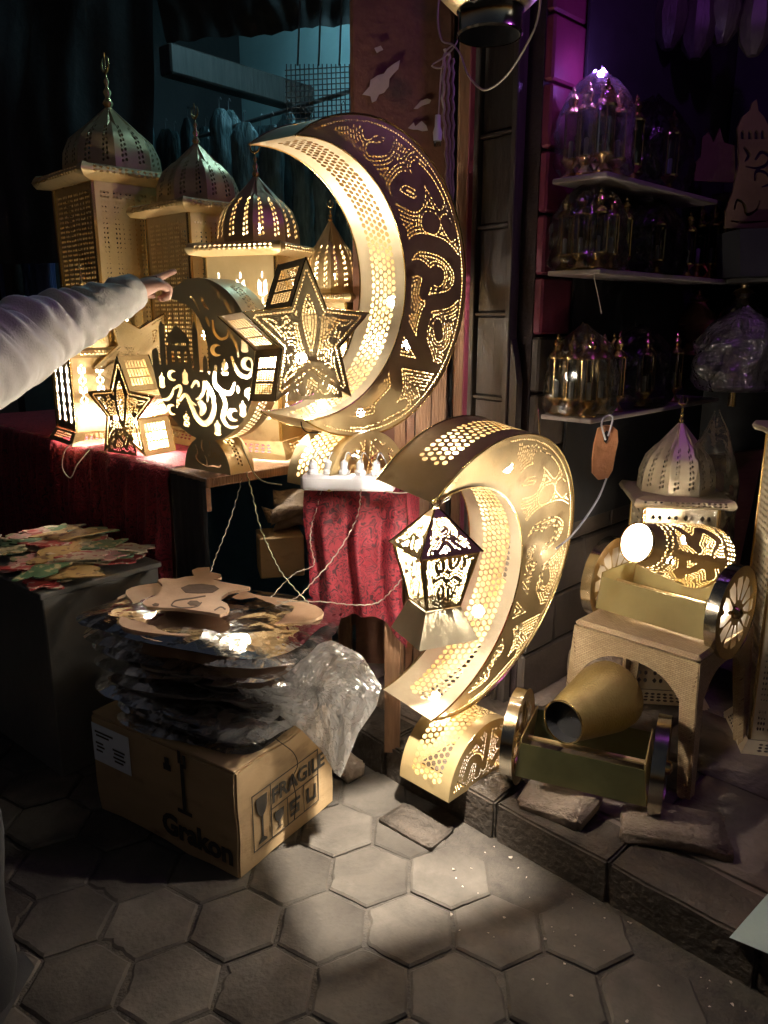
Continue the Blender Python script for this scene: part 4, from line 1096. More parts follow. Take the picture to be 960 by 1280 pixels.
# under the tables: blue crate, bundle, boxes
q = gz(328, 722, .16); CRT = thing('plastic_crate', 'open blue plastic crate of cables under the table gap', 'crate', (q.x, q.y+.28, Z0), R(-8))
for xx, yy, dx, dy in ((0, -.2, .50, .012), (0, .2, .50, .012), (-.25, 0, .012, .41), (.25, 0, .012, .41)): ob('side_wall_panel', MB().box((xx, yy, .24), (dx, dy, .48), bev=.004), blue_m, CRT)
ob('bottom', MB().box((0, 0, .006), (.5, .4, .012)), blue_m, CRT)
q = pt(320, 665, 3.1)
tag(ob('blue_sheet', MB().box((0, 0, 0), (.62, .02, .62), bev=.006), blue_m, None, loc=(q.x, q.y, q.z), rz=R(-12)), 'flat blue panel standing in the dark under the tables', 'panel')
q = pt(365, 640, 2.75)
tag(ob('cloth_bundle', rough_block((0, 0, 0), (.20, .16, .14), 21, amp=.03, bev=.05), rock_m, None, True, None, loc=q, rz=R(10)), 'brown cloth bundle hanging under the board beside the red cloth', 'bundle')
q = pt(350, 690, 2.7)
tag(ob('brown_carton', MB().box((0, 0, 0), (.16, .14, .15), bev=.004), cardboard_m, None, loc=q, rz=R(14)), 'small brown carton among cables under the tables', 'carton')

# ================================================================== CARDBOARD BOX
F_, L_, R_ = Vector((-.397, 1.81, 0)), Vector((-.90, 2.14, 0)), Vector((-.168, 2.176, 0))
ex = (F_-L_); bw = ex.length; ey = (R_-F_); bd = ey.length; rzb = math.atan2(ex.y, ex.x)
BX = thing('cardboard_box', 'large brown cardboard box marked FRAGILE under the bagged cutouts', 'box', L_, rzb)
bh = .33
ob('carton', rough_block((bw/2, bd/2, bh/2), (bw, bd, bh), 31, amp=.0035, bev=.006, cuts=5), cardboard_m, BX, True, R(40))
ob('top_flap', MB().box((bw/2, bd*.25, bh+.004), (bw-.006, bd*.5-.004, .005), bev=.002), cardboard_m, BX)
ob('top_flap', MB().box((bw/2, bd*.75, bh+.005), (bw-.006, bd*.5-.004, .005), bev=.002), cardboard_m, BX)
def text(body, size, m, parent, M, name='lettering', bold=.0, ext=.0006, shear=0.0, align='LEFT'):
    cu = bpy.data.curves.new(name, 'FONT'); cu.body = body; cu.size = size; cu.extrude = ext; cu.offset = bold; cu.shear = shear; cu.align_x = align; cu.resolution_u = 3
    tmp = bpy.data.objects.new(name+'_src', cu); C.objects.link(tmp)
    dg = bpy.context.evaluated_depsgraph_get()
    me = bpy.data.meshes.new_from_object(tmp.evaluated_get(dg)); bpy.data.objects.remove(tmp)
    me.name = name; me.transform(M); me.materials.clear(); me.materials.append(m)
    o = bpy.data.objects.new(name, me); C.objects.link(o); o.parent = parent; return o
# local face frames of the box: the long face looks to -y, the end face to +x
ML = lambda x, z, off=-.0045: Matrix(((1, 0, 0, x), (0, 0, -1, off), (0, 1, 0, z), (0, 0, 0, 1)))
MEnd = lambda y, z, off=.0045: Matrix(((0, 0, 1, bw+off), (1, 0, 0, y), (0, 1, 0, z), (0, 0, 0, 1)))
text('Grakon', .092, ink_m, BX, ML(bw*.50, .045), bold=.0035)
def inkbars(rects, M, name='print_mark'):
    b = MB()
    for x0, z0, x1, z1 in rects: b.prism([(x0, z0), (x1, z0), (x1, z1), (x0, z1)], .0006)
    b.v = [tuple(M @ Vector(p)) for p in b.v]
    return ob(name, b, ink_m, BX)
inkbars([(0, 0, .058, .012), (.022, .012, .036, .16), (.014, .16, .026, .20), (.034, .15, .046, .19)], ML(bw*.62, .135))
inkbars([(0, 0, .03, .02), (.006, .02, .024, .04)], ML(bw*.54, .255))
text('FRAGILE', .066, ink_m, BX, MEnd(.135, .165), bold=.0016)
fw, fh_ = .290, .175; t_ = .0035
inkbars([(0, 0, fw, t_), (0, fh_, fw, fh_+t_), (0, 0, t_, fh_), (fw, 0, fw+t_, fh_+t_), (.075, 0, .075+t_, fh_), (.075, .092, fw, .092+t_), (.145, 0, .145+t_, .092), (.220, 0, .220+t_, .092)], MEnd(.055, .055), 'print_frame')
def inkpoly(polys, M, name):
    b = MB()
    for p in polys: b.prism(p, .0006)
    b.v = [tuple(M @ Vector(q)) for q in b.v]; return ob(name, b, ink_m, BX)
inkpoly([[(.016, .16), (.062, .16), (.060, .125), (.052, .105), (.043, .098), (.043, .03), (.056, .02), (.056, .014), (.022, .014), (.022, .02), (.035, .03), (.035, .098), (.026, .105), (.018, .125)]], MEnd(.055, .055), 'wine_glass_mark')
inkpoly([[(.088, .075), (.132, .075), (.128, .05), (.114, .04), (.114, .024), (.124, .018), (.096, .018), (.106, .024), (.106, .04), (.092, .05)]], MEnd(.055, .055), 'cup_mark')
for _p in ([[(.158, .07), (.205, .07), (.205, .06), (.168, .06), (.168, .05), (.2, .05), (.2, .02), (.158, .02), (.158, .03), (.19, .03), (.19, .04), (.158, .04)], [(.236, .02), (.28, .02), (.28, .07), (.27, .07), (.27, .03), (.246, .03), (.246, .07), (.236, .07)]]): inkpoly([_p], MEnd(.055, .055), 'arrow_mark')
lab = ob('label', MB().prism([(0, 0), (.172, 0), (.172, .128), (0, .128)], .0008, ML(.006, .178, -.005)), paper_m, BX)
lb = MB()
for z, x0, x1 in ((.100, .015, .10), (.088, .02, .08), (.062, .015, .05), (.050, .02, .055), (.036, .015, .045), (.062, .095, .15), (.050, .10, .145), (.036, .095, .15), (.024, .1, .14)):
    lb.prism([(x0, z), (x1, z), (x1, z+.006), (x0, z+.006)], .0006)
lb.v = [tuple(ML(.006, .178, -.0065) @ Vector(p)) for p in lb.v]; ob('label_print', lb, ink_m, lab)

# ================================================================== BAGGED CUTOUTS PILED ON THE BOX
pc = Vector((-.50, 2.14, 0))
def blob_outline(a, b, seed, n=56):
    P = []
    for i in range(n):
        w = 2*PI*i/n; k = 1+.16*math.cos(3*w+seed)+.10*noise.noise(Vector((math.cos(w)*2, math.sin(w)*2, seed)))+.05*math.cos(5*w+2*seed)
        P.append((a*k*math.cos(w), b*k*math.sin(w)))
    return P
def pouch_mesh(a, b, seed, th=.024, nr=16, na=72, droop=.013):
    """flat plastic bag: two crinkled skins that meet at a ragged hem"""
    V = []; F = []
    for side in (1, -1):
        base = len(V)
        for r in range(nr+1):
            k = r/nr
            for i in range(na):
                w = 2*PI*i/na
                e = 1/max(abs(math.cos(w))**4.5+abs(math.sin(w))**4.5, 1e-6)**(1/4.5)*(1+.045*noise.noise(Vector((math.cos(w)*2, math.sin(w)*2, seed*2.7))))
                x, y = a*e*k*math.cos(w), b*e*k*math.sin(w)
                cr = noise.noise(Vector((x*14, y*14, seed)))*.0035+noise.noise(Vector((x*34, y*34, seed+5)))*.0018
                z = side*th*.5*(1-k**4)+cr*(.35+k)-droop*k**5*(1+.6*noise.noise(Vector((math.cos(w)*1.6, math.sin(w)*1.6, seed+9))))
                V.append((x, y, z))
        for r in range(nr):
            for i in range(na):
                q = (base+r*na+i, base+r*na+(i+1) % na, base+(r+1)*na+(i+1) % na, base+(r+1)*na+i)
                F.append(q if side > 0 else q[::-1])
    return mesh_of('film_skin', MB().add(V, F), True, None)
layer_words = ['bottom', 'second', 'third', 'fourth', 'fifth', 'sixth', 'seventh', 'eighth', 'top']
zl = bh+.022; nl = 9
for k in range(nl):
    f = k/(nl-1); a = .255+.075*f+random.uniform(-.02, .02); b = .185+.035*f
    off = Vector((random.uniform(-.035, .035)-.01, random.uniform(-.02, .02), 0)); rzk = R(-28+random.uniform(-9, 9)+12*f)
    for s_ in range(2):
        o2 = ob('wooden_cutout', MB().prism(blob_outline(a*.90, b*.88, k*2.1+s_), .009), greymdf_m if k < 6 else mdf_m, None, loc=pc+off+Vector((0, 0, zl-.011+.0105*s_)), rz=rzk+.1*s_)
        tag(o2, ('%s flat wooden cutout inside the %s plastic bag of the pile' % ('lower' if s_ == 0 else 'upper', layer_words[k])), 'cutout', 'wooden cutouts in bags')
    pm_ = pouch_mesh(a*1.10, b*1.10, k*1.37+.4); pm_.materials.append(filmpile_m)
    o = bpy.data.objects.new('plastic_bag', pm_); C.objects.link(o); o.location = pc+off+Vector((0, 0, zl)); o.rotation_euler = (random.uniform(-.03, .03), random.uniform(-.03, .03), rzk)
    tag(o, 'clear plastic bag of wooden cutouts, %s of the pile on the cardboard box' % layer_words[k] if k else 'clear plastic bag of wooden cutouts lying directly on the cardboard box', 'bag', 'bagged cutouts on the box')
    zl += .036+random.uniform(0, .006)
zt_ = zl-.003
# the big plain cutout lying on top
cutp = [(178, 757), (182, 753), (195, 748), (203, 741), (203, 734), (197, 728), (204, 726), (220, 727), (232, 724), (243, 723), (240, 716), (247, 713), (262, 712), (263, 718), (276, 721), (277, 725), (266, 728), (290, 733), (313, 737), (312, 739), (296, 741), (285, 744), (277, 750), (276, 754), (284, 758), (287, 764), (284, 769), (275, 772), (262, 769), (246, 767), (222, 764), (200, 763), (184, 762)]
cp3 = [gz(u, v, zt_) for u, v in cutp]; cc = sum(cp3, Vector())/len(cp3)
CT_ = ob('wooden_cutout', MB().prism([(p.x-cc.x, p.y-cc.y) for p in cp3], .009), mdf_m, None, loc=cc)
tag(CT_, 'bare lantern shaped wooden cutout with engraving lying loose on top of the pile', 'cutout')
def engr(poly):
    q = [gz(u, v, zt_+.009) for u, v in poly]
    ob('engraving', MB().prism([(p.x-cc.x, p.y-cc.y) for p in q], .0008, None, .0092), mdfdark_m, CT_)
engr([(226, 735), (236, 731), (252, 730), (268, 732), (274, 736), (266, 741), (248, 742), (232, 741)])
engr(stroke_poly([(214, 757), (220, 751), (240, 748), (257, 745)], 1.6, False)); engr(stroke_poly([(214, 757), (228, 760), (246, 758), (252, 753)], 1.6, False))
engr([(234, 754), (238, 751), (246, 751), (251, 754), (246, 757), (238, 757)]); engr(stroke_poly([(268, 763), (276, 759), (282, 762)], 1.6, False)); engr([(190, 756), (194, 754), (199, 755), (198, 758), (192, 758)])
# bunched bag hanging down over the box corner
bp_ = [(284, 846), (330, 832), (372, 812), (415, 800), (452, 818), (477, 858), (470, 884), (448, 916), (426, 972), (418, 966), (402, 938), (376, 912), (340, 888), (306, 872)]
V = []; F = []; nr = 22; bc_ = (395, 862)
for side in (0, 1):
    base = len(V)
    for r in range(nr+1):
        k = r/nr
        for i in range(90):
            t = i/90*len(bp_); a_, b_ = bp_[int(t)], bp_[(int(t)+1) % len(bp_)]; f = t-int(t)
            u = bc_[0]+(a_[0]*(1-f)+b_[0]*f-bc_[0])*k; v = bc_[1]+(a_[1]*(1-f)+b_[1]*f-bc_[1])*k
            yy = 1.93+max(0, (860-v))*.0016-.02*(1-k*k)*(1 if side == 0 else -1)
            cr = .030*abs(noise.noise(Vector(((u+.5*v)*.045, (v-.5*u)*.012, side))))+.016*noise.noise(Vector((u*.11, v*.05, side+3)))+random.uniform(-.003, .003)
            V.append(pt(u, v, yy+cr))
    for r in range(nr):
        for i in range(90): F.append((base+r*90+i, base+r*90+(i+1) % 90, base+(r+1)*90+(i+1) % 90, base+(r+1)*90+i))
tag(ob('plastic_bag', MB().add(V, F), filmheavy_m, None, False, None), 'crumpled shiny plastic bag hanging down over the right corner of the box', 'bag')

# ================================================================== GREY PLINTH AND PAINTED CUTOUTS
F1 = Vector((-1.085, 2.29, 0)); R1 = Vector((-.818, 2.65, 0)); ld = Vector((-.767, .642, 0))*.66
ang = math.atan2(-ld.y, -ld.x); PLN = thing('display_plinth', 'grey box plinth carrying the heap of painted cutouts', 'plinth', F1+ld, ang)
pw_ = ld.length; pd = (R1-F1).length
ob('cabinet', MB().box((pw_/2, pd/2, .32), (pw_-.02, pd-.02, .64), bev=.004), plinth_m, PLN)
ob('top_board', MB().box((pw_/2, pd/2, .65), (pw_, pd, .02), bev=.003), plinth_m, PLN)
def leafy(a, b, seed, n=34):
    P = []
    for i in range(n):
        w = 2*PI*i/n; k = 1+.22*math.sin(4*w+seed)+.12*math.sin(7*w+2*seed)
        P.append((a*k*math.cos(w), b*k*math.sin(w)))
    return P
pcs = [mesh_of('painted_cutout', MB().prism(leafy(random.uniform(.055, .10), random.uniform(.04, .06), s_), .005)) for s_ in range(6)]
adj = ['cream', 'red', 'green', 'ochre', 'pink', 'straw']
for me, m_ in zip(pcs, paints): me.materials.append(m_)
for k in range(64):
    c = k % 6; fx, fy = random.uniform(.06, .97), random.uniform(.08, .92)
    if k > 40: fx = min(.98, .4+.6*fx)
    p = F1+ld*(1-fx)+(R1-F1)*fy; hh_ = .662+.0011*k*(1-.6*abs(fx-.45))+random.uniform(0, .006)
    o = bpy.data.objects.new('painted_cutout', pcs[c]); C.objects.link(o); o.location = (p.x, p.y, hh_); o.rotation_euler = (random.uniform(-.07, .07), random.uniform(-.07, .07), random.uniform(0, 6.28))
    tag(o, 'flat %s painted wooden cutout lying in the heap on the grey plinth' % adj[c], 'cutout', '%s painted cutouts on the plinth' % adj[c])

# ================================================================== PERSON POINTING
def skin_person():
    J = {'pelvis': ((-.99, 1.36, .93), .135), 'belly': ((-.985, 1.37, 1.08), .125), 'chest': ((-.97, 1.38, 1.27), .135), 'neckb': ((-.955, 1.395, 1.42), .06), 'neck': ((-.945, 1.41, 1.475), .052),
         'jaw': ((-.93, 1.445, 1.53), .062), 'head': ((-.932, 1.44, 1.60), .085), 'crown': ((-.938, 1.43, 1.665), .070),
         'shr': ((-.83, 1.40, 1.385), .062), 'elr': pt(52, 416, 1.735), 'wrr': pt(166, 364, 1.985), 'shl': ((-1.11, 1.41, 1.37), .06), 'ell': ((-1.19, 1.40, 1.10), .042), 'wrl': ((-1.18, 1.50, .88), .028), 'hal': ((-1.175, 1.525, .80), .03), 'fil': ((-1.17, 1.53, .73), .016),
         'hipr': ((-.90, 1.36, .86), .095), 'knr': ((-.89, 1.38, .49), .062), 'anr': ((-.885, 1.37, .09), .042), 'ftr': ((-.875, 1.47, .035), .034), 'hipl': ((-1.08, 1.35, .86), .095), 'knl': ((-1.10, 1.36, .49), .062), 'anl': ((-1.11, 1.34, .09), .042), 'ftl': ((-1.105, 1.44, .035), .034)}
    J['elr'] = (J['elr'], .043); J['wrr'] = (J['wrr'], .025)
    E = [('pelvis', 'belly'), ('belly', 'chest'), ('chest', 'neckb'), ('neckb', 'neck'), ('neck', 'jaw'), ('jaw', 'head'), ('head', 'crown'), ('chest', 'shr'), ('shr', 'elr'), ('elr', 'wrr'), ('chest', 'shl'), ('shl', 'ell'), ('ell', 'wrl'), ('wrl', 'hal'), ('hal', 'fil'),
         ('pelvis', 'hipr'), ('hipr', 'knr'), ('knr', 'anr'), ('anr', 'ftr'), ('pelvis', 'hipl'), ('hipl', 'knl'), ('knl', 'anl'), ('anl', 'ftl')]
    w = Vector(J['wrr'][0]); f = (w-Vector(J['elr'][0])).normalized(); f = (f+Vector((.25, .12, .0))).normalized()
    side = f.cross(Vector((0, 0, 1))).normalized(); up = side.cross(f)
    J['pal'] = (w+f*.045+up*.002, .030); E.append(('wrr', 'pal'))
    def chain(nm, pts, rr, root='pal'):
        prev = root
        for i, (p, r) in enumerate(zip(pts, rr)):
            J[nm+str(i)] = (p, r); E.append((prev, nm+str(i))); prev = nm+str(i)
    for nm, sx, L in (('mid', -.006, 1.0), ('rin', .012, .94), ('pin', .028, .8)):
        k = w+f*.085*L+side*sx+up*(.004-.25*abs(sx))
        chain(nm, [k, k+(f*.026-up*.022)*L, k+(f*.010-up*.042)*L, k+(-f*.012-up*.040)*L], [.0125, .0105, .0095, .0085])
    k = w+f*.088-side*.022+up*.006
    chain('ind', [k, k+f*.036+up*.004, k+f*.060+up*.006, k+f*.080+up*.007], [.0125, .0095, .0085, .0072])
    k = w+f*.030-side*.026-up*.008
    chain('thu', [k, k+f*.030-side*.008-up*.014, k+f*.052+side*.006-up*.022], [.014, .011, .009])
    ix = {n: i for i, n in enumerate(J)}
    me = bpy.data.meshes.new('person'); me.from_pydata([tuple(J[n][0]) for n in J], [(ix[a], ix[b]) for a, b in E], [])
    o = bpy.data.objects.new('person_cage', me); C.objects.link(o)
    sk = o.modifiers.new('Skin', 'SKIN'); sk.use_smooth_shade = True
    if not me.skin_vertices: me.attributes  # layer is made by the modifier below
    lay = me.skin_vertices[0].data if len(me.skin_vertices) else None
    if lay is None:
        bm = bmesh.new(); bm.from_mesh(me); bm.verts.layers.skin.verify(); bm.to_mesh(me); bm.free(); lay = me.skin_vertices[0].data
    for n, i in ix.items():
        r = J[n][1]; lay[i].radius = (r, r)
        if n in ('pelvis', 'belly', 'chest'): lay[i].radius = (r*1.15, r*.8)
        lay[i].use_root = (n == 'pelvis')
    sb = o.modifiers.new('Sub', 'SUBSURF'); sb.levels = 2; sb.render_levels = 2
    dg = bpy.context.evaluated_depsgraph_get()
    bo = bpy.data.meshes.new_from_object(o.evaluated_get(dg)); bpy.data.objects.remove(o)
    bo.polygons.foreach_set('use_smooth', [True]*len(bo.polygons))
    return bo, J, f, side, up
body, J, hf, hs_, hu = skin_person(); body.materials.clear(); body.materials.append(skin_m)
PER = bpy.data.objects.new('person', body); C.objects.link(PER)
tag(PER, 'person in a cream knit sweater and black trousers pointing at the lanterns', 'person')
def loft(rings, closed=True):
    n = len(rings[0]); V = [p for r in rings for p in r]; F = []
    for i in range(len(rings)-1):
        for k in range(n): F.append((i*n+k, i*n+(k+1) % n, (i+1)*n+(k+1) % n, (i+1)*n+k))
    return V, F
def ring(c, t, rx, ry, n=28, fn=None):
    t = t.normalized(); a = Vector((0, 0, 1)) if abs(t.z) < .9 else Vector((0, 1, 0))
    x = t.cross(a).normalized(); y = x.cross(t).normalized(); P = []
    for k in range(n):
        w = 2*PI*k/n; m = fn(w) if fn else 0
        P.append(c+x*math.cos(w)*(rx+m)+y*math.sin(w)*(ry+m))
    return P
sw_ = MB()
sp = catmull([Vector(J['chest'][0])+Vector((.05, 0, .06)), J['shr'][0], (Vector(J['shr'][0])+Vector(J['elr'][0]))/2+Vector((.0, .0, -.006)), J['elr'][0], (Vector(J['elr'][0])+Vector(J['wrr'][0]))/2+Vector((0, 0, -.004)), Vector(J['wrr'][0])+hf*.004], 44)
rings = []; m_ = len(sp)
for i, p in enumerate(sp):
    k = i/(m_-1); t = sp[min(i+1, m_-1)]-sp[max(i-1, 0)]
    r = float(np.interp(k, [0, .2, .4, .6, .8, .95, 1], [.105, .098, .090, .078, .058, .046, .042]))
    amp = float(np.interp(k, [0, .2, .35, .7, .92, .94, 1], [.004, .010, .011, .010, .006, .0015, 0]))
    def fn(w, k=k, amp=amp):
        ph = k*PI*2*7.6+1.7*math.cos(w-2.2)+1.8*noise.noise(Vector((k*4, math.cos(w)*.9, math.sin(w)*.9)))
        s_ = 2.0*abs(math.sin(ph*.5))**.55-1.35+.35*math.sin(ph*2.3+3*math.cos(w)); return amp*1.3*s_*(.62+.38*math.cos(w-1.9)+.5*noise.noise(Vector((k*9, math.cos(w-1.0)*1.3, 4))))+.003*noise.noise(Vector((k*22, math.cos(w)*2, math.sin(w)*2)))
    rings.append(ring(p, t, r, r*1.0, 56, fn))
V, F = loft(rings); sw_.add(V, F)
e = rings[-1]; c = sum(e, Vector())/len(e); inner = [[p+(c-p)*.14 for p in e], [p+(c-p)*.18-hf*.04 for p in e]]
V, F = loft([e]+inner); sw_.add(V, F)
sp2 = catmull([Vector(J['chest'][0])+Vector((-.05, 0, .05)), J['shl'][0], J['ell'][0], J['wrl'][0]], 12)
rings = [ring(p, sp2[min(i+1, len(sp2)-1)]-sp2[max(i-1, 0)], r, r, 28, lambda w, i=i: .006*math.sin(i*1.3+math.cos(w))) for i, p in enumerate(sp2) for r in [float(np.interp(i/(len(sp2)-1), [0, .3, .7, 1], [.10, .085, .062, .042]))]]
V, F = loft(rings); sw_.add(V, F)
tr_ = [(.895, .0, .235, .155), (.90, .0, .245, .165), (1.02, .004, .235, .165), (1.15, .012, .225, .16), (1.27, .018, .215, .15), (1.37, .025, .165, .115), (1.43, .035, .085, .075), (1.46, .04, .066, .064)]
zs = [a[0] for a in tr_]; rings = []
for i in range(40):
    z = .985+(1.46-.985)*i/39
    c = Vector((-.985+float(np.interp(z, [.9, 1.46], [0, .035])), 1.37+float(np.interp(z, zs, [a[1] for a in tr_])), z))
    rx, ry = float(np.interp(z, zs, [a[2] for a in tr_])), float(np.interp(z, zs, [a[3] for a in tr_]))
    rings.append([c+Vector(((rx+.008*noise.noise(Vector((math.cos(w)*3, math.sin(w)*3, z*9))))*math.cos(w), (ry+.010*noise.noise(Vector((math.cos(w)*3, math.sin(w)*3, z*9+4))))*math.sin(w), 0)) for w in np.linspace(0, 2*PI, 40, endpoint=False)])
V, F = loft(rings); sw_.add(V, F)
ob('sweater', sw_, sweater_m, PER, True, None)
tw = MB()
for h, k_, a_ in (('hipr', 'knr', 'anr'), ('hipl', 'knl', 'anl')):
    P = catmull([Vector(J[h][0])+Vector((0, 0, .12)), J[h][0], J[k_][0], Vector(J[a_][0])+Vector((0, 0, -.03))], 10)
    rings = [ring(p, Vector((0, 0, -1)), r, r, 24, lambda w, i=i: .006*math.sin(i*.9+2*math.cos(w))) for i, p in enumerate(P) for r in [float(np.interp(i/(len(P)-1), [0, .3, .6, 1], [.115, .125, .09, .075]))]]
    V, F = loft(rings); tw.add(V, F)
rings = [[Vector((-.985+.19*s_*math.cos(w), 1.365+.145*s_*math.sin(w), z)) for w in np.linspace(0, 2*PI, 28, endpoint=False)] for z, s_ in ((.80, .85), (.88, 1.0), (1.0, 1.0), (1.05, .95))]
V, F = loft(rings); tw.add(V, F); ob('trousers', tw, black_m, PER, True, None)
for a_, f_ in (('anr', 'ftr'), ('anl', 'ftl')):
    A = Vector(J[a_][0]); ob('shoe', MB().hull([A+Vector((x, y, z-A.z)) for x, y, z in ((-.045, -.06, .0), (.045, -.06, 0), (-.05, .15, 0), (.05, .15, 0), (0, .20, 0), (-.04, -.05, .10), (.04, -.05, .10), (-.04, .12, .055), (.04, .12, .055))]), black_m, PER, True, R(60))
hd = Vector(J['head'][0]); hm = MB(); V = []; 
for i in range(13):
    for k in range(24):
        a_ = PI*i/12*.62; w = 2*PI*k/24; p = Vector((.104*math.sin(a_)*math.cos(w), .116*math.sin(a_)*math.sin(w)-.014, .02+.116*math.cos(a_)))
        V.append(hd+p*(1+.05*noise.noise(p*22)))
hm.add(V, [(i*24+k, i*24+(k+1) % 24, (i+1)*24+(k+1) % 24, (i+1)*24+k) for i in range(12) for k in range(24)]); ob('hair', hm, hair_m, PER, True, None)
fc = MB()
for sx in (-1, 1): fc.lathe([(.0005, -.011), (.008, -.007), (.011, 0), (.008, .007), (.0005, .011)], 10, Matrix.Translation(hd+Vector((sx*.032, .083, .005))))
ob('eye', fc, wplastic_m, PER, True)
ob('nose', MB().hull([hd+Vector(q) for q in ((-.012, .082, -.035), (.012, .082, -.035), (0, .112, -.032), (0, .088, .012), (0, .095, -.045))]), skin_m, PER, True)
ob('mouth', MB().tube([hd+Vector((x, .088-2*x*x*8, -.062)) for x in np.linspace(-.024, .024, 7)], .005, 6), boardwood_m, PER, True)
for sx in (-1, 1): ob('ear', MB().hull([hd+Vector((sx*.088, y, z)) for y, z in ((-.01, .02), (.012, .015), (.008, -.025), (-.008, -.022))]+[hd+Vector((sx*.102, y, z)) for y, z in ((-.018, .022), (-.006, .026), (-.01, -.02))]), skin_m, PER, True)

# ================================================================== SHELVES AND GLASS MINI LANTERNS
def board(label, c, rz, d, m=darkwood_m):
    return tag(ob('shelf_board', MB().box((0, 0, 0), d, bev=.003), m, None, loc=c, rz=rz), label, 'shelf')
shelf_m = surf('grey shelf laminate', (.20, .17, .16), (.27, .23, .215), 9, (.35, .5), 0, .15, 40)
k0 = Vector((.66, 2.45, 0))
shz = [1.195, 1.655, 1.93]; names = ['lowest wall shelf board holding bagged glass lanterns above the bark tag', 'middle wall shelf board with bagged glass lanterns', 'top wall shelf board with purple lit glass lanterns']
for z, l, L in zip(shz, names, (1.0, .95, .8)):
    c = k0+N*(L/2)-D*.095+Vector((0, 0, z-.009))
    board(l, c, R(45), (L, .19, .016), shelf_m)
ml_parts = None
def mini(label, loc, h=.26, rz=0.0, group='glass lanterns on the wall shelves'):
    global ml_parts
    if ml_parts is None:
        t = thing('glass_lantern', label, 'lantern', loc, rz, group)
        ob('base', MB().lathe([(.034, 0), (.036, .006), (.022, .018), (.014, .03), (.024, .040), (.037, .052), (.037, .058)], 12), brass_bright, t, True)
        ob('cap', MB().lathe([(.038, .186), (.038, .192), (.026, .205), (.014, .213), (.017, .222), (.022, .232), (.016, .244), (.007, .25), (.009, .256), (.002, .268)], 12), brass_bright, t, True)
        for q in range(4): ob('post', MB().tube([(.032*math.cos(q*PI/2+.4), .032*math.sin(q*PI/2+.4), .056), (.032*math.cos(q*PI/2+.4), .032*math.sin(q*PI/2+.4), .188)], .0022, 5), brass_bright, t)
        ob('glass_pane', MB().lathe([(.030, .057), (.030, .187)], 6, cap=False), glass_m, t)
        ob('candle', MB().lathe([(.009, .058), (.009, .11), (.003, .114)], 8), wplastic_m, t)
        ml_parts = t; o = t
    else: o = dup(ml_parts, label, loc, rz, group)
    o.scale = (h/.268*.86, h/.268*.86, h/.268)
    return o
cols = ['at its front corner', 'second along its short end', 'at the wall end of its short side', 'second along its front edge', 'second along its wall side', 'third along its front edge', 'third along its wall side', 'fourth along its front edge', 'fourth along its wall side', 'farthest along its front edge']
for si, (z, sname, spots, h) in enumerate([(shz[0], 'lowest', [(.035, .035), (.035, .10), (.04, .16), (.13, .045), (.14, .12), (.24, .05), (.33, .12), (.44, .05), (.56, .10), (.70, .06)], .262), (shz[1], 'middle', [(.035, .035), (.04, .10), (.045, .16), (.13, .045), (.14, .12), (.24, .06), (.34, .12), (.46, .05), (.58, .11), (.72, .06)], .232), (shz[2], 'top', [(.035, .035), (.04, .10), (.05, .16), (.14, .05), (.15, .12), (.26, .06), (.38, .12), (.52, .06)], .262)]):
    for i, (a_, b_) in enumerate(spots):
        p = k0+N*a_-D*b_
        mini('glass lantern on the %s wall shelf, %s' % (sname, cols[i]), (p.x, p.y, z), h, random.random())
def bagblob(name, label, c, rx, ry, h, m, seed, rz=0.0, n=36, nr=22, cat='bag', group=None):
    V = []
    for j in range(nr+1):
        f = j/nr
        r = float(np.interp(f, [0, .06, .6, .85, 1], [.85, 1, .96, .62, .10]))
        for k in range(n):
            w = 2*PI*k/n; q = 1+.20*noise.noise(Vector((math.cos(w)*2, math.sin(w)*2, f*4+seed*7)))+.09*noise.noise(Vector((math.cos(w)*5, math.sin(w)*5, f*9+seed)))
            V.append((rx*r*q*math.cos(w), ry*r*q*math.sin(w), h*f*(1+.08*noise.noise(Vector((math.cos(w)*1.5, math.sin(w)*1.5, seed))))))
    F = [(j*n+k, j*n+(k+1) % n, (j+1)*n+(k+1) % n, (j+1)*n+k) for j in range(nr) for k in range(n)]
    return tag(ob(name, MB().add(V, F), m, None, True, None, loc=c, rz=rz), label, cat, group)
for z, sname, h in ((shz[0], 'lowest', .29), (shz[1], 'middle', .26), (shz[2], 'top', .30)):
    p = k0+N*.09-D*.10; bagblob('plastic_bag', 'clear bag over the glass lanterns at the corner of the %s wall shelf' % sname, (p.x, p.y, z+.002), .135, .115, h, film_m, z*3, R(45))
    p = k0+N*.46-D*.095; bagblob('plastic_bag', 'low gloss bag over the farther glass lanterns of the %s wall shelf' % sname, (p.x, p.y, z+.002), .21, .11, h, filmdim_m, z*5+1, R(45))
BKB = thing('backing_board', 'black backing board fixed to the side wall behind the wall shelves', 'board', (wp.x, wp.y, 0), RN)
ob('board_sheet', MB().box((.92, -.026, 1.72), (1.50, .012, 1.9), bev=.002), black_m, BKB)
# purple lamp tucked on the top shelf
pl_ = k0+N*.10-D*.10
PL = thing('purple_lamp', 'small purple lamp glowing on top of the bagged lanterns of the top shelf', 'lamp', (pl_.x, pl_.y, shz[2]+.285))
bulb(PL, (0, 0, .012), lamp('violet bulb', (.42, .18, 1.0), 190), .010); ob('lamp_base', MB().lathe([(.012, -.012), (.012, 0), (.006, .002)], 10), wplastic_m, PL)
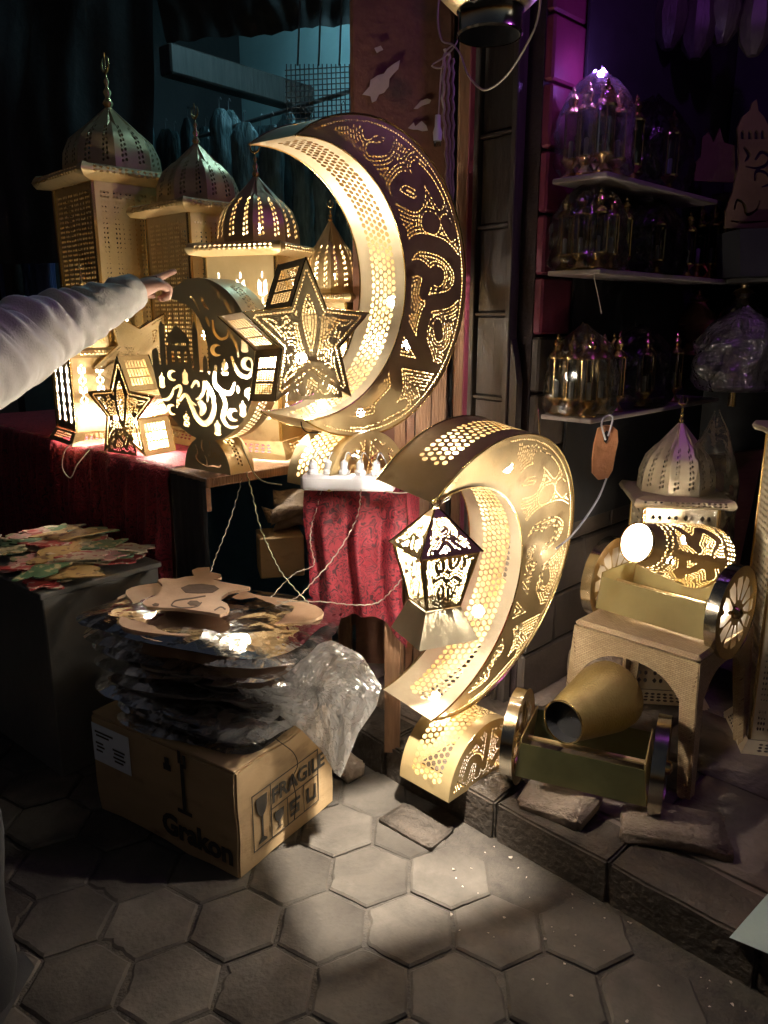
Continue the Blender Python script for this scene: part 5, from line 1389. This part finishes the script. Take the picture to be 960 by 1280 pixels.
# back shelves of the right bay
for z, l in ((1.36, 'rear bay shelf board with the brass vases'), (1.66, 'rear bay shelf board with the row of slim glass lanterns'), (1.98, 'upper rear bay shelf board below the ceiling')):
    board(l, sn(-.62, 3.30, z-.01), RZ, (1.5, .24, .018))
for i in range(7):
    u = 872+i*17; p = on_table(u, 3.27, 1.75)
    mini('slim glass lantern in the rear row, number %d from the left' % (i+1) if False else ['slim glass lantern at the left end of the rear shelf row', 'second slim glass lantern along the rear shelf row', 'third slim glass lantern along the rear shelf row', 'fourth slim glass lantern along the rear shelf row', 'fifth slim glass lantern along the rear shelf row', 'sixth slim glass lantern along the rear shelf row', 'slim glass lantern at the right end of the rear shelf row'][i], (p.x, p.y, 1.66), .30, .3*i, 'slim glass lanterns on the rear shelf')
def vase(label, u, v, n, h, m):
    p = on_table(u, n, 1.4); t = thing('brass_vase', label, 'vase', (p.x, p.y, 1.36))
    ob('vessel', MB().lathe([(a*h, b*h) for a, b in ((.26, 0), (.28, .04), (.16, .12), (.14, .2), (.30, .36), (.36, .52), (.30, .68), (.16, .8), (.12, .88), (.16, .93))], 20), m, t, True)
    ob('lid', MB().lathe([(a*h, b*h) for a, b in ((.17, .93), (.12, .99), (.04, 1.02), (.05, 1.06), (.01, 1.1))], 16), brass_bright, t, True)
vase('copper coloured round vase at the left of the rear bay shelf', 868, 400, 3.24, .24, boardwood_m)
vase('silvery round vase right of the white cards', 922, 390, 3.24, .26, steel_glint)
for i, u in enumerate((884, 896)):
    p = on_table(u, 3.19, 1.4); tag(ob('price_card', MB().box((0, 0, .035), (.045, .003, .06)), wplastic_m, None, loc=(p.x, p.y, 1.36), rz=R(-45)), ['white card standing left between the rear shelf vases', 'white card standing right between the rear shelf vases'][i], 'card')
p = pt(925, 440, 2.9); bagblob('plastic_bag', 'glinting bag of goods hanging under the rear bay shelf', (p.x, p.y, p.z-.14), .16, .12, .30, filmheavy_m, 3.3)
p = pt(917, 482, 2.85); TS = thing('tassel', 'short gold tassel hanging under the glinting bag', 'tassel', p)
ob('knot', MB().lathe([(.003, .05), (.011, .03), (.012, .012), (.006, 0)], 10), brass_bright, TS, True); ob('fringe', MB().lathe([(.007, 0), (.013, -.05), (.015, -.075)], 12), brass_bright, TS, True)
# gold mosque board and brown board on the rear shelf
def board_poly(name, label, cat, polys, y, m, th=.012, holes=()):
    P = [pt(u, v, y) for u, v in polys]; c = sum(P, Vector())/len(P)
    H = [[(pt(u, v, y).x-c.x, pt(u, v, y).z-c.z) for u, v in h] for h in holes]
    v, f = cut([(p.x-c.x, p.z-c.z) for p in P], H)
    n0 = len(v); V = [(a, 0, b) for a, _, b in v]+[(a, th, b) for a, _, b in v]; F = list(f)+[tuple(i+n0 for i in g[::-1]) for g in f]
    ec = Counter()
    for g in f:
        for i in range(3): ec[tuple(sorted((g[i], g[(i+1) % 3])))] += 1
    F += [(a, b, b+n0, a+n0) for (a, b), k in ec.items() if k == 1]
    return tag(ob(name, MB().add(V, F), m, None, loc=c), label, cat)
board_poly('mosque_board', 'gold painted mosque cutout board at the right edge above the dark box', 'board',
           [(906, 285), (908, 262), (916, 240), (924, 205), (923, 176), (922, 160), (928, 146), (938, 138), (941, 128), (946, 124), (948, 138), (955, 146), (962, 160), (964, 178), (985, 180), (990, 285)], 3.05, gold_panel_m,
           holes=[[(926, 174), (926, 166), (928, 162), (931, 166), (931, 174)], [(935, 174), (935, 166), (937, 162), (940, 166), (940, 174)], [(943, 174), (943, 166), (945, 162), (948, 166), (948, 174)], [(951, 174), (951, 166), (953, 162), (956, 166), (956, 174)]]+stroke_cuts([(930, 184), (936, 194), (931, 202)], 5)+stroke_cuts([(944, 200), (952, 190), (962, 196), (958, 206), (946, 210), (932, 208)], 5)+stroke_cuts([(944, 226), (946, 214), (958, 216), (964, 228), (952, 234)], 5)+stroke_cuts([(918, 262), (922, 250), (930, 256), (934, 268), (946, 262), (950, 250)], 4)+stroke_cuts([(914, 276), (930, 278), (960, 276)], 3))
board_poly('brown_board', 'dull brown cutout board left of the gold mosque board', 'board', [(868, 226), (868, 205), (876, 196), (878, 172), (886, 165), (892, 178), (900, 160), (905, 178), (918, 182), (920, 228)], 3.1, gold_panel_m)
board_poly('wooden_board', 'red brown board leaning behind the pale dome lantern', 'board', [(848, 730), (884, 570), (955, 562), (918, 735)], 2.95, boardwood_m, .03)
o = board_poly('dark_crate', 'black box on the rear shelf below the gold mosque board', 'box', [(925, 345), (925, 286), (1010, 284), (1010, 345)], 2.95, black_m, .2)
# hanging things top right
hang_words = ['brownish hanging lantern at the top, first beside the corner', 'brownish hanging lantern at the top, second from left', 'brownish hanging lantern at the top, third from left', 'brownish hanging lantern at the top, rightmost']
for i, (u, v) in enumerate(((838, 22), (872, 34), (905, 16), (945, 30))):
    p = pt(u, v, 3.0); t = thing('hanging_lantern', hang_words[i], 'lantern', p, .3*i, 'small hanging lanterns at the top right')
    ob('body_shell', MB().lathe([(.02, -.10), (.05, -.06), (.062, 0), (.05, .07), (.02, .11), (.008, .14)], 8), darkwood_m, t, True, R(25)); ob('cord', MB().tube([(0, 0, .13), (0, 0, .9)], .003, 5), wire_m, t)
# film over the pale lantern
q = pt(880, 690, 2.62); bagblob('plastic_bag', 'loose clear bag drawn up over the back of the pale dome lantern', (q.x, q.y+.02, q.z-.15), .10, .09, .62, film_m, 8.8)
# bark tag
p = pt(757, 567, 2.30); tg = [(748, 536), (756, 532), (765, 532), (772, 538), (773, 552), (769, 570), (766, 588), (760, 598), (748, 600), (741, 592), (741, 574), (743, 556)]
tgp = board_poly('bark_tag', 'orange brown bark slice tag hanging from the lowest shelf corner', 'tag', tg, 2.30, tag_m, .014, holes=[[(755, 552), (754, 543), (758, 538), (763, 541), (762, 550), (759, 555)]])
def wire(label, P, m=wire_m, r=.0019, name='cable', twist=0.0, cat='cable', group=None, wob=.0):
    pts = catmull([pt(u, v, y) for u, v, y in P], 10)
    if twist:
        pts = [p+Vector((twist*math.sin(i*1.9), 0, twist*.6*math.cos(i*1.9))) for i, p in enumerate(pts)]
    if wob: pts = [p+Vector((noise.noise(p*9), noise.noise(p*9+Vector((5, 0, 0))), noise.noise(p*9+Vector((0, 5, 0)))))*wob for p in pts]
    return tag(ob(name, MB().tube(pts, r, 5), m, None, True, None), label, cat, group)
wire('grey cord tying the bark tag to the shelf corner', [(757, 550, 2.29), (752, 530, 2.29), (758, 520, 2.31), (766, 522, 2.30), (760, 545, 2.285)], greycable_m, .003)
wire('pale grey cable running from the bark tag down to the low crescent', [(758, 598, 2.30), (748, 622, 2.28), (730, 650, 2.24), (712, 672, 2.2), (695, 686, 2.17)], greycable_m, .0032)
wire('gold string hanging behind the low crescent top', [(673, 512, 2.45), (674, 530, 2.42), (676, 550, 2.40)], brass_bright, .002)
wire('pale string looped in the air below the middle wall shelf', [(741, 340, 2.5), (748, 372, 2.5), (752, 392, 2.5)], wire_m, .0016)
# fairy light cables hanging between table and pile
wire('twisted pale cable hanging from the long table board, leftmost', [(302, 598, 2.42), (294, 630, 2.40), (282, 665, 2.36), (270, 695, 2.3), (263, 716, 2.24)], wire_m, .0017, twist=.0022)
wire('green cable dropping from the moon lantern foot to the pile', [(308, 590, 2.40), (316, 620, 2.38), (324, 655, 2.34), (338, 690, 2.3), (352, 716, 2.26), (372, 740, 2.2), (388, 756, 2.18)], greenwire_m, .0020, twist=.002)
wire('pale cable bent sharply in the middle of the table gap', [(404, 602, 2.30), (398, 630, 2.29), (390, 655, 2.29), (388, 680, 2.28), (392, 706, 2.27), (370, 716, 2.26), (352, 732, 2.24), (330, 758, 2.2)], wire_m, .0017, twist=.0016)
wire('pale cable crossing in front of the red cloth', [(451, 612, 2.22), (448, 640, 2.2), (436, 668, 2.18), (415, 700, 2.17), (392, 726, 2.16), (372, 746, 2.15), (344, 758, 2.14)], wire_m, .0017, twist=.0018)
wire('long sagging cable from the pile to the hanging lantern', [(346, 752, 2.12), (400, 752, 2.12), (440, 756, 2.10), (470, 754, 2.08), (490, 738, 2.05), (505, 720, 2.02)], wire_m, .0017, twist=.0018)
wire('cable tangled over the roof of the hanging lantern', [(494, 596, 2.2), (512, 606, 2.1), (530, 618, 1.96), (545, 632, 1.87), (556, 622, 1.92), (566, 616, 2.0), (572, 600, 2.1)], wire_m, .0022, wob=.006)
wire('second cable looped at the hanging lantern ring', [(546, 631, 1.87), (538, 618, 1.93), (548, 612, 1.98), (562, 620, 1.93), (552, 628, 1.88)], wire_m, .0020, wob=.004)
wire('straight cable from the table edge to the hanging lantern', [(470, 612, 2.25), (496, 616, 2.2), (520, 616, 2.06), (546, 629, 1.87)], wire_m, .0020)
wire('thin cable looped over the cloth below the lit lattice lantern', [(96, 552, 3.0), (82, 562, 2.97), (78, 584, 2.96), (88, 597, 2.96), (97, 580, 2.95), (112, 562, 2.97)], wire_m, .0022)
wire('green cable lying round the foot of the moon lantern', [(302, 556, 2.46), (310, 575, 2.42), (318, 592, 2.38), (330, 602, 2.35), (352, 606, 2.30)], greenwire_m, .0022)
wire('black cable hanging from the underside of the tall crescent', [(377, 520, 2.25), (377, 532, 2.25), (384, 540, 2.25), (402, 541, 2.27)], black_m, .0018)
wire('thin dark thread hanging over the end of the cardboard box', [(340, 905, 1.94), (344, 922, 1.93), (366, 940, 1.955), (372, 956, 1.96), (366, 974, 1.965), (370, 996, 1.97), (368, 1024, 1.975)], black_m, .0013)
# cords and brass lamp at the top
wire('pale purple cord knotted by the pillar and slung to the brass lamp', [(552, -30, 2.55), (547, 20, 2.55), (552, 50, 2.54), (566, 56, 2.5), (576, 70, 2.45), (584, 92, 2.38), (597, 108, 2.3), (610, 112, 2.22), (632, 96, 2.15), (655, 62, 2.1), (672, 24, 2.08), (678, -30, 2.07)], wire_m, .0028)
wire('short cord looping left of the knot by the pillar', [(566, 56, 2.5), (556, 66, 2.5), (552, 84, 2.5), (540, 82, 2.5), (554, 72, 2.5), (568, 58, 2.5), (577, 36, 2.5)], wire_m, .0026)
wire('cord running down to the small white plug beside the pillar', [(552, 84, 2.5), (550, 110, 2.5), (548, 146, 2.5)], wire_m, .0022)
p = pt(547, 160, 2.5); PG = thing('hanging_plug', 'small white plug hanging on a cord beside the pillar', 'plug', p)
ob('plug_body', MB().lathe([(.012, -.035), (.014, -.012), (.009, .004), (.008, .035)], 10), wplastic_m, PG, True); ob('plug_tip', MB().lathe([(.010, -.05), (.011, -.035)], 10), glass_m, PG, True)
for i, (ua, ub, lb) in enumerate(((556, 557, 'twisted rope hanging beside the pillar, nearest the pillar'), (561, 561, 'twisted rope hanging beside the pillar, in the middle'), (566, 565, 'twisted rope hanging beside the pillar, at the dark gap'))):
    wire(lb, [(ua, 62+6*i, 2.62), (ua-2+i, 130, 2.62), (ub+1, 200, 2.63), (ub+2-i, 285, 2.64)], wire_m, .005, 'rope', .003, 'rope')
lp = pt(612, 46, 2.0)
BL = thing('brass_pendant', 'round brass pendant lamp with open ring hanging at the top edge', 'lamp', lp)
ob('shade', MB().lathe([(.072, .052), (.09, .062), (.125, .095), (.152, .15), (.158, .20), (.14, .26), (.10, .31), (.05, .34), (.02, .37)], 36, cap=False), brass, BL, True, None)
ob('neck_ring', MB().lathe([(.074, 0), (.077, .004), (.074, .012), (.073, .045), (.078, .052)], 36, cap=False), steel_glint, BL, True, R(50))
ob('inner_sleeve', MB().lathe([(.071, .001), (.071, .07), (.03, .09)], 24, cap=False), black_m, BL, True)
ob('chain', MB().tube([(0, 0, .36), (0, 0, 1.7)], .006, 6), brass, BL)

# ================================================================== BAGGED GARMENTS AND STRANDS HANGING IN THE SHOP
def hang_bag(label, u, v0, v1, n, w, m, seed, group, name='hanging_bag', cat='bag'):
    a = on_table(u, n, 2.2); y = a.y; zt = pt(u, v0, y).z; zb = pt(u, v1, y).z; h = zt-zb
    V = []; nn = 16; nr = 18
    for j in range(nr+1):
        f = j/nr; r = float(np.interp(f, [0, .008, .03, .9, 1], [.45, .85, 1, 1, .95]))
        for k in range(nn):
            q = 2*PI*k/nn; e = 1+.16*math.sin(3*q+seed)+.34*noise.noise(Vector((math.cos(q)*2, math.sin(q)*2, f*5+seed*3)))
            V.append((w*r*e*math.cos(q)+.012*noise.noise(Vector((f*5, seed, 1))), w*.5*r*e*math.sin(q), -h*f))
    o = thing(name, label, cat, (a.x, y, zt), R(-30), group)
    ob('wrapped_goods', MB().add(V, [(j*nn+k, j*nn+(k+1) % nn, (j+1)*nn+(k+1) % nn, (j+1)*nn+k) for j in range(nr) for k in range(nn)]), m, o, True, None)
    ob('hook', MB().tube([(0, 0, 0), (0, 0, .05), (.012, 0, .065), (.02, 0, .05)], .003, 5), wiremesh_m, o)
seq = ['first', 'second', 'third', 'fourth', 'fifth', 'sixth', 'seventh', 'eighth', 'ninth', 'tenth', 'eleventh', 'twelfth', 'thirteenth', 'fourteenth', 'fifteenth', 'sixteenth']
for i in range(16):
    u = 178+i*16.5+random.uniform(-4, 4)
    hang_bag('film wrapped dark garment hanging before the teal wall, %s from the left' % seq[i], u, random.uniform(134, 165), random.uniform(385, 430), 2.85+.12*(i % 2), random.uniform(.045, .10), bagdark_m, i, 'wrapped goods hanging at the rear')
for i in range(7):
    u = -6+i*10+random.uniform(-2, 2)
    hang_bag('hanging blue strands at the left edge, %s from the left' % seq[i], u, random.uniform(165, 215), random.uniform(400, 440), 2.0, .045, bagblue_m, 30+i, 'blue strands hanging at the left', 'hanging_strands', 'strands')
for i in range(2):
    hang_bag(['dim bluish strands hanging high on the left, left bunch', 'dim bluish strands hanging high on the left, right bunch'][i], 100+20*i, 30, 118, 2.3, .06, bagblue_m, 50+i, 'dim strands high on the left', 'hanging_strands', 'strands')
rl = MB().tube([sn(-4.6, 2.9, 2.62), sn(-1.6, 2.9, 2.62)], .012, 8); tag(ob('hanging_rail', rl, wiremesh_m), 'metal rail carrying the wrapped garments before the teal wall', 'rail')

# ================================================================== TILTED SIGN BOX AT THE LOWER RIGHT
A = gz(912, 1172, .128); e1 = (gz(960, 1192, .128)-A).normalized(); e2 = Vector((.103, .036, .10)).normalized(); nrm = e1.cross(e2).normalized()
if nrm.y > 0: nrm = -nrm
SG = thing('tilted_crate', 'wooden box with pale teal front leaning at the lower right corner', 'box', A)
w_, h_ = .55, .5
q = [Vector((0, 0, 0)), e1*w_, e1*w_+e2*h_, e2*h_]
b = MB(); b.hull([p for p in q]+[p-nrm*.16+Vector((0, 0, .01)) for p in q]); ob('wooden_side', b, boardwood_m, SG)
b = MB(); b.hull([p+nrm*.002 for p in q]+[p+nrm*.006 for p in q]); ob('front_panel', b, teal_board_m, SG)

# ================================================================== PURPLE STREET LAMP ABOVE THE FRAME
SP = thing('purple_street_lamp', 'purple bulb lamp hanging above the shop front', 'lamp', (1.05, 1.9, 3.0))
bulb(SP, (0, 0, 0), purple_m, .035); ob('lamp_shade', MB().lathe([(.03, .04), (.10, .0), (.11, -.01)], 20, cap=False), black_m, SP, True); ob('cord', MB().tube([(0, 0, .04), (0, 0, 1.2)], .004, 5), black_m, SP)
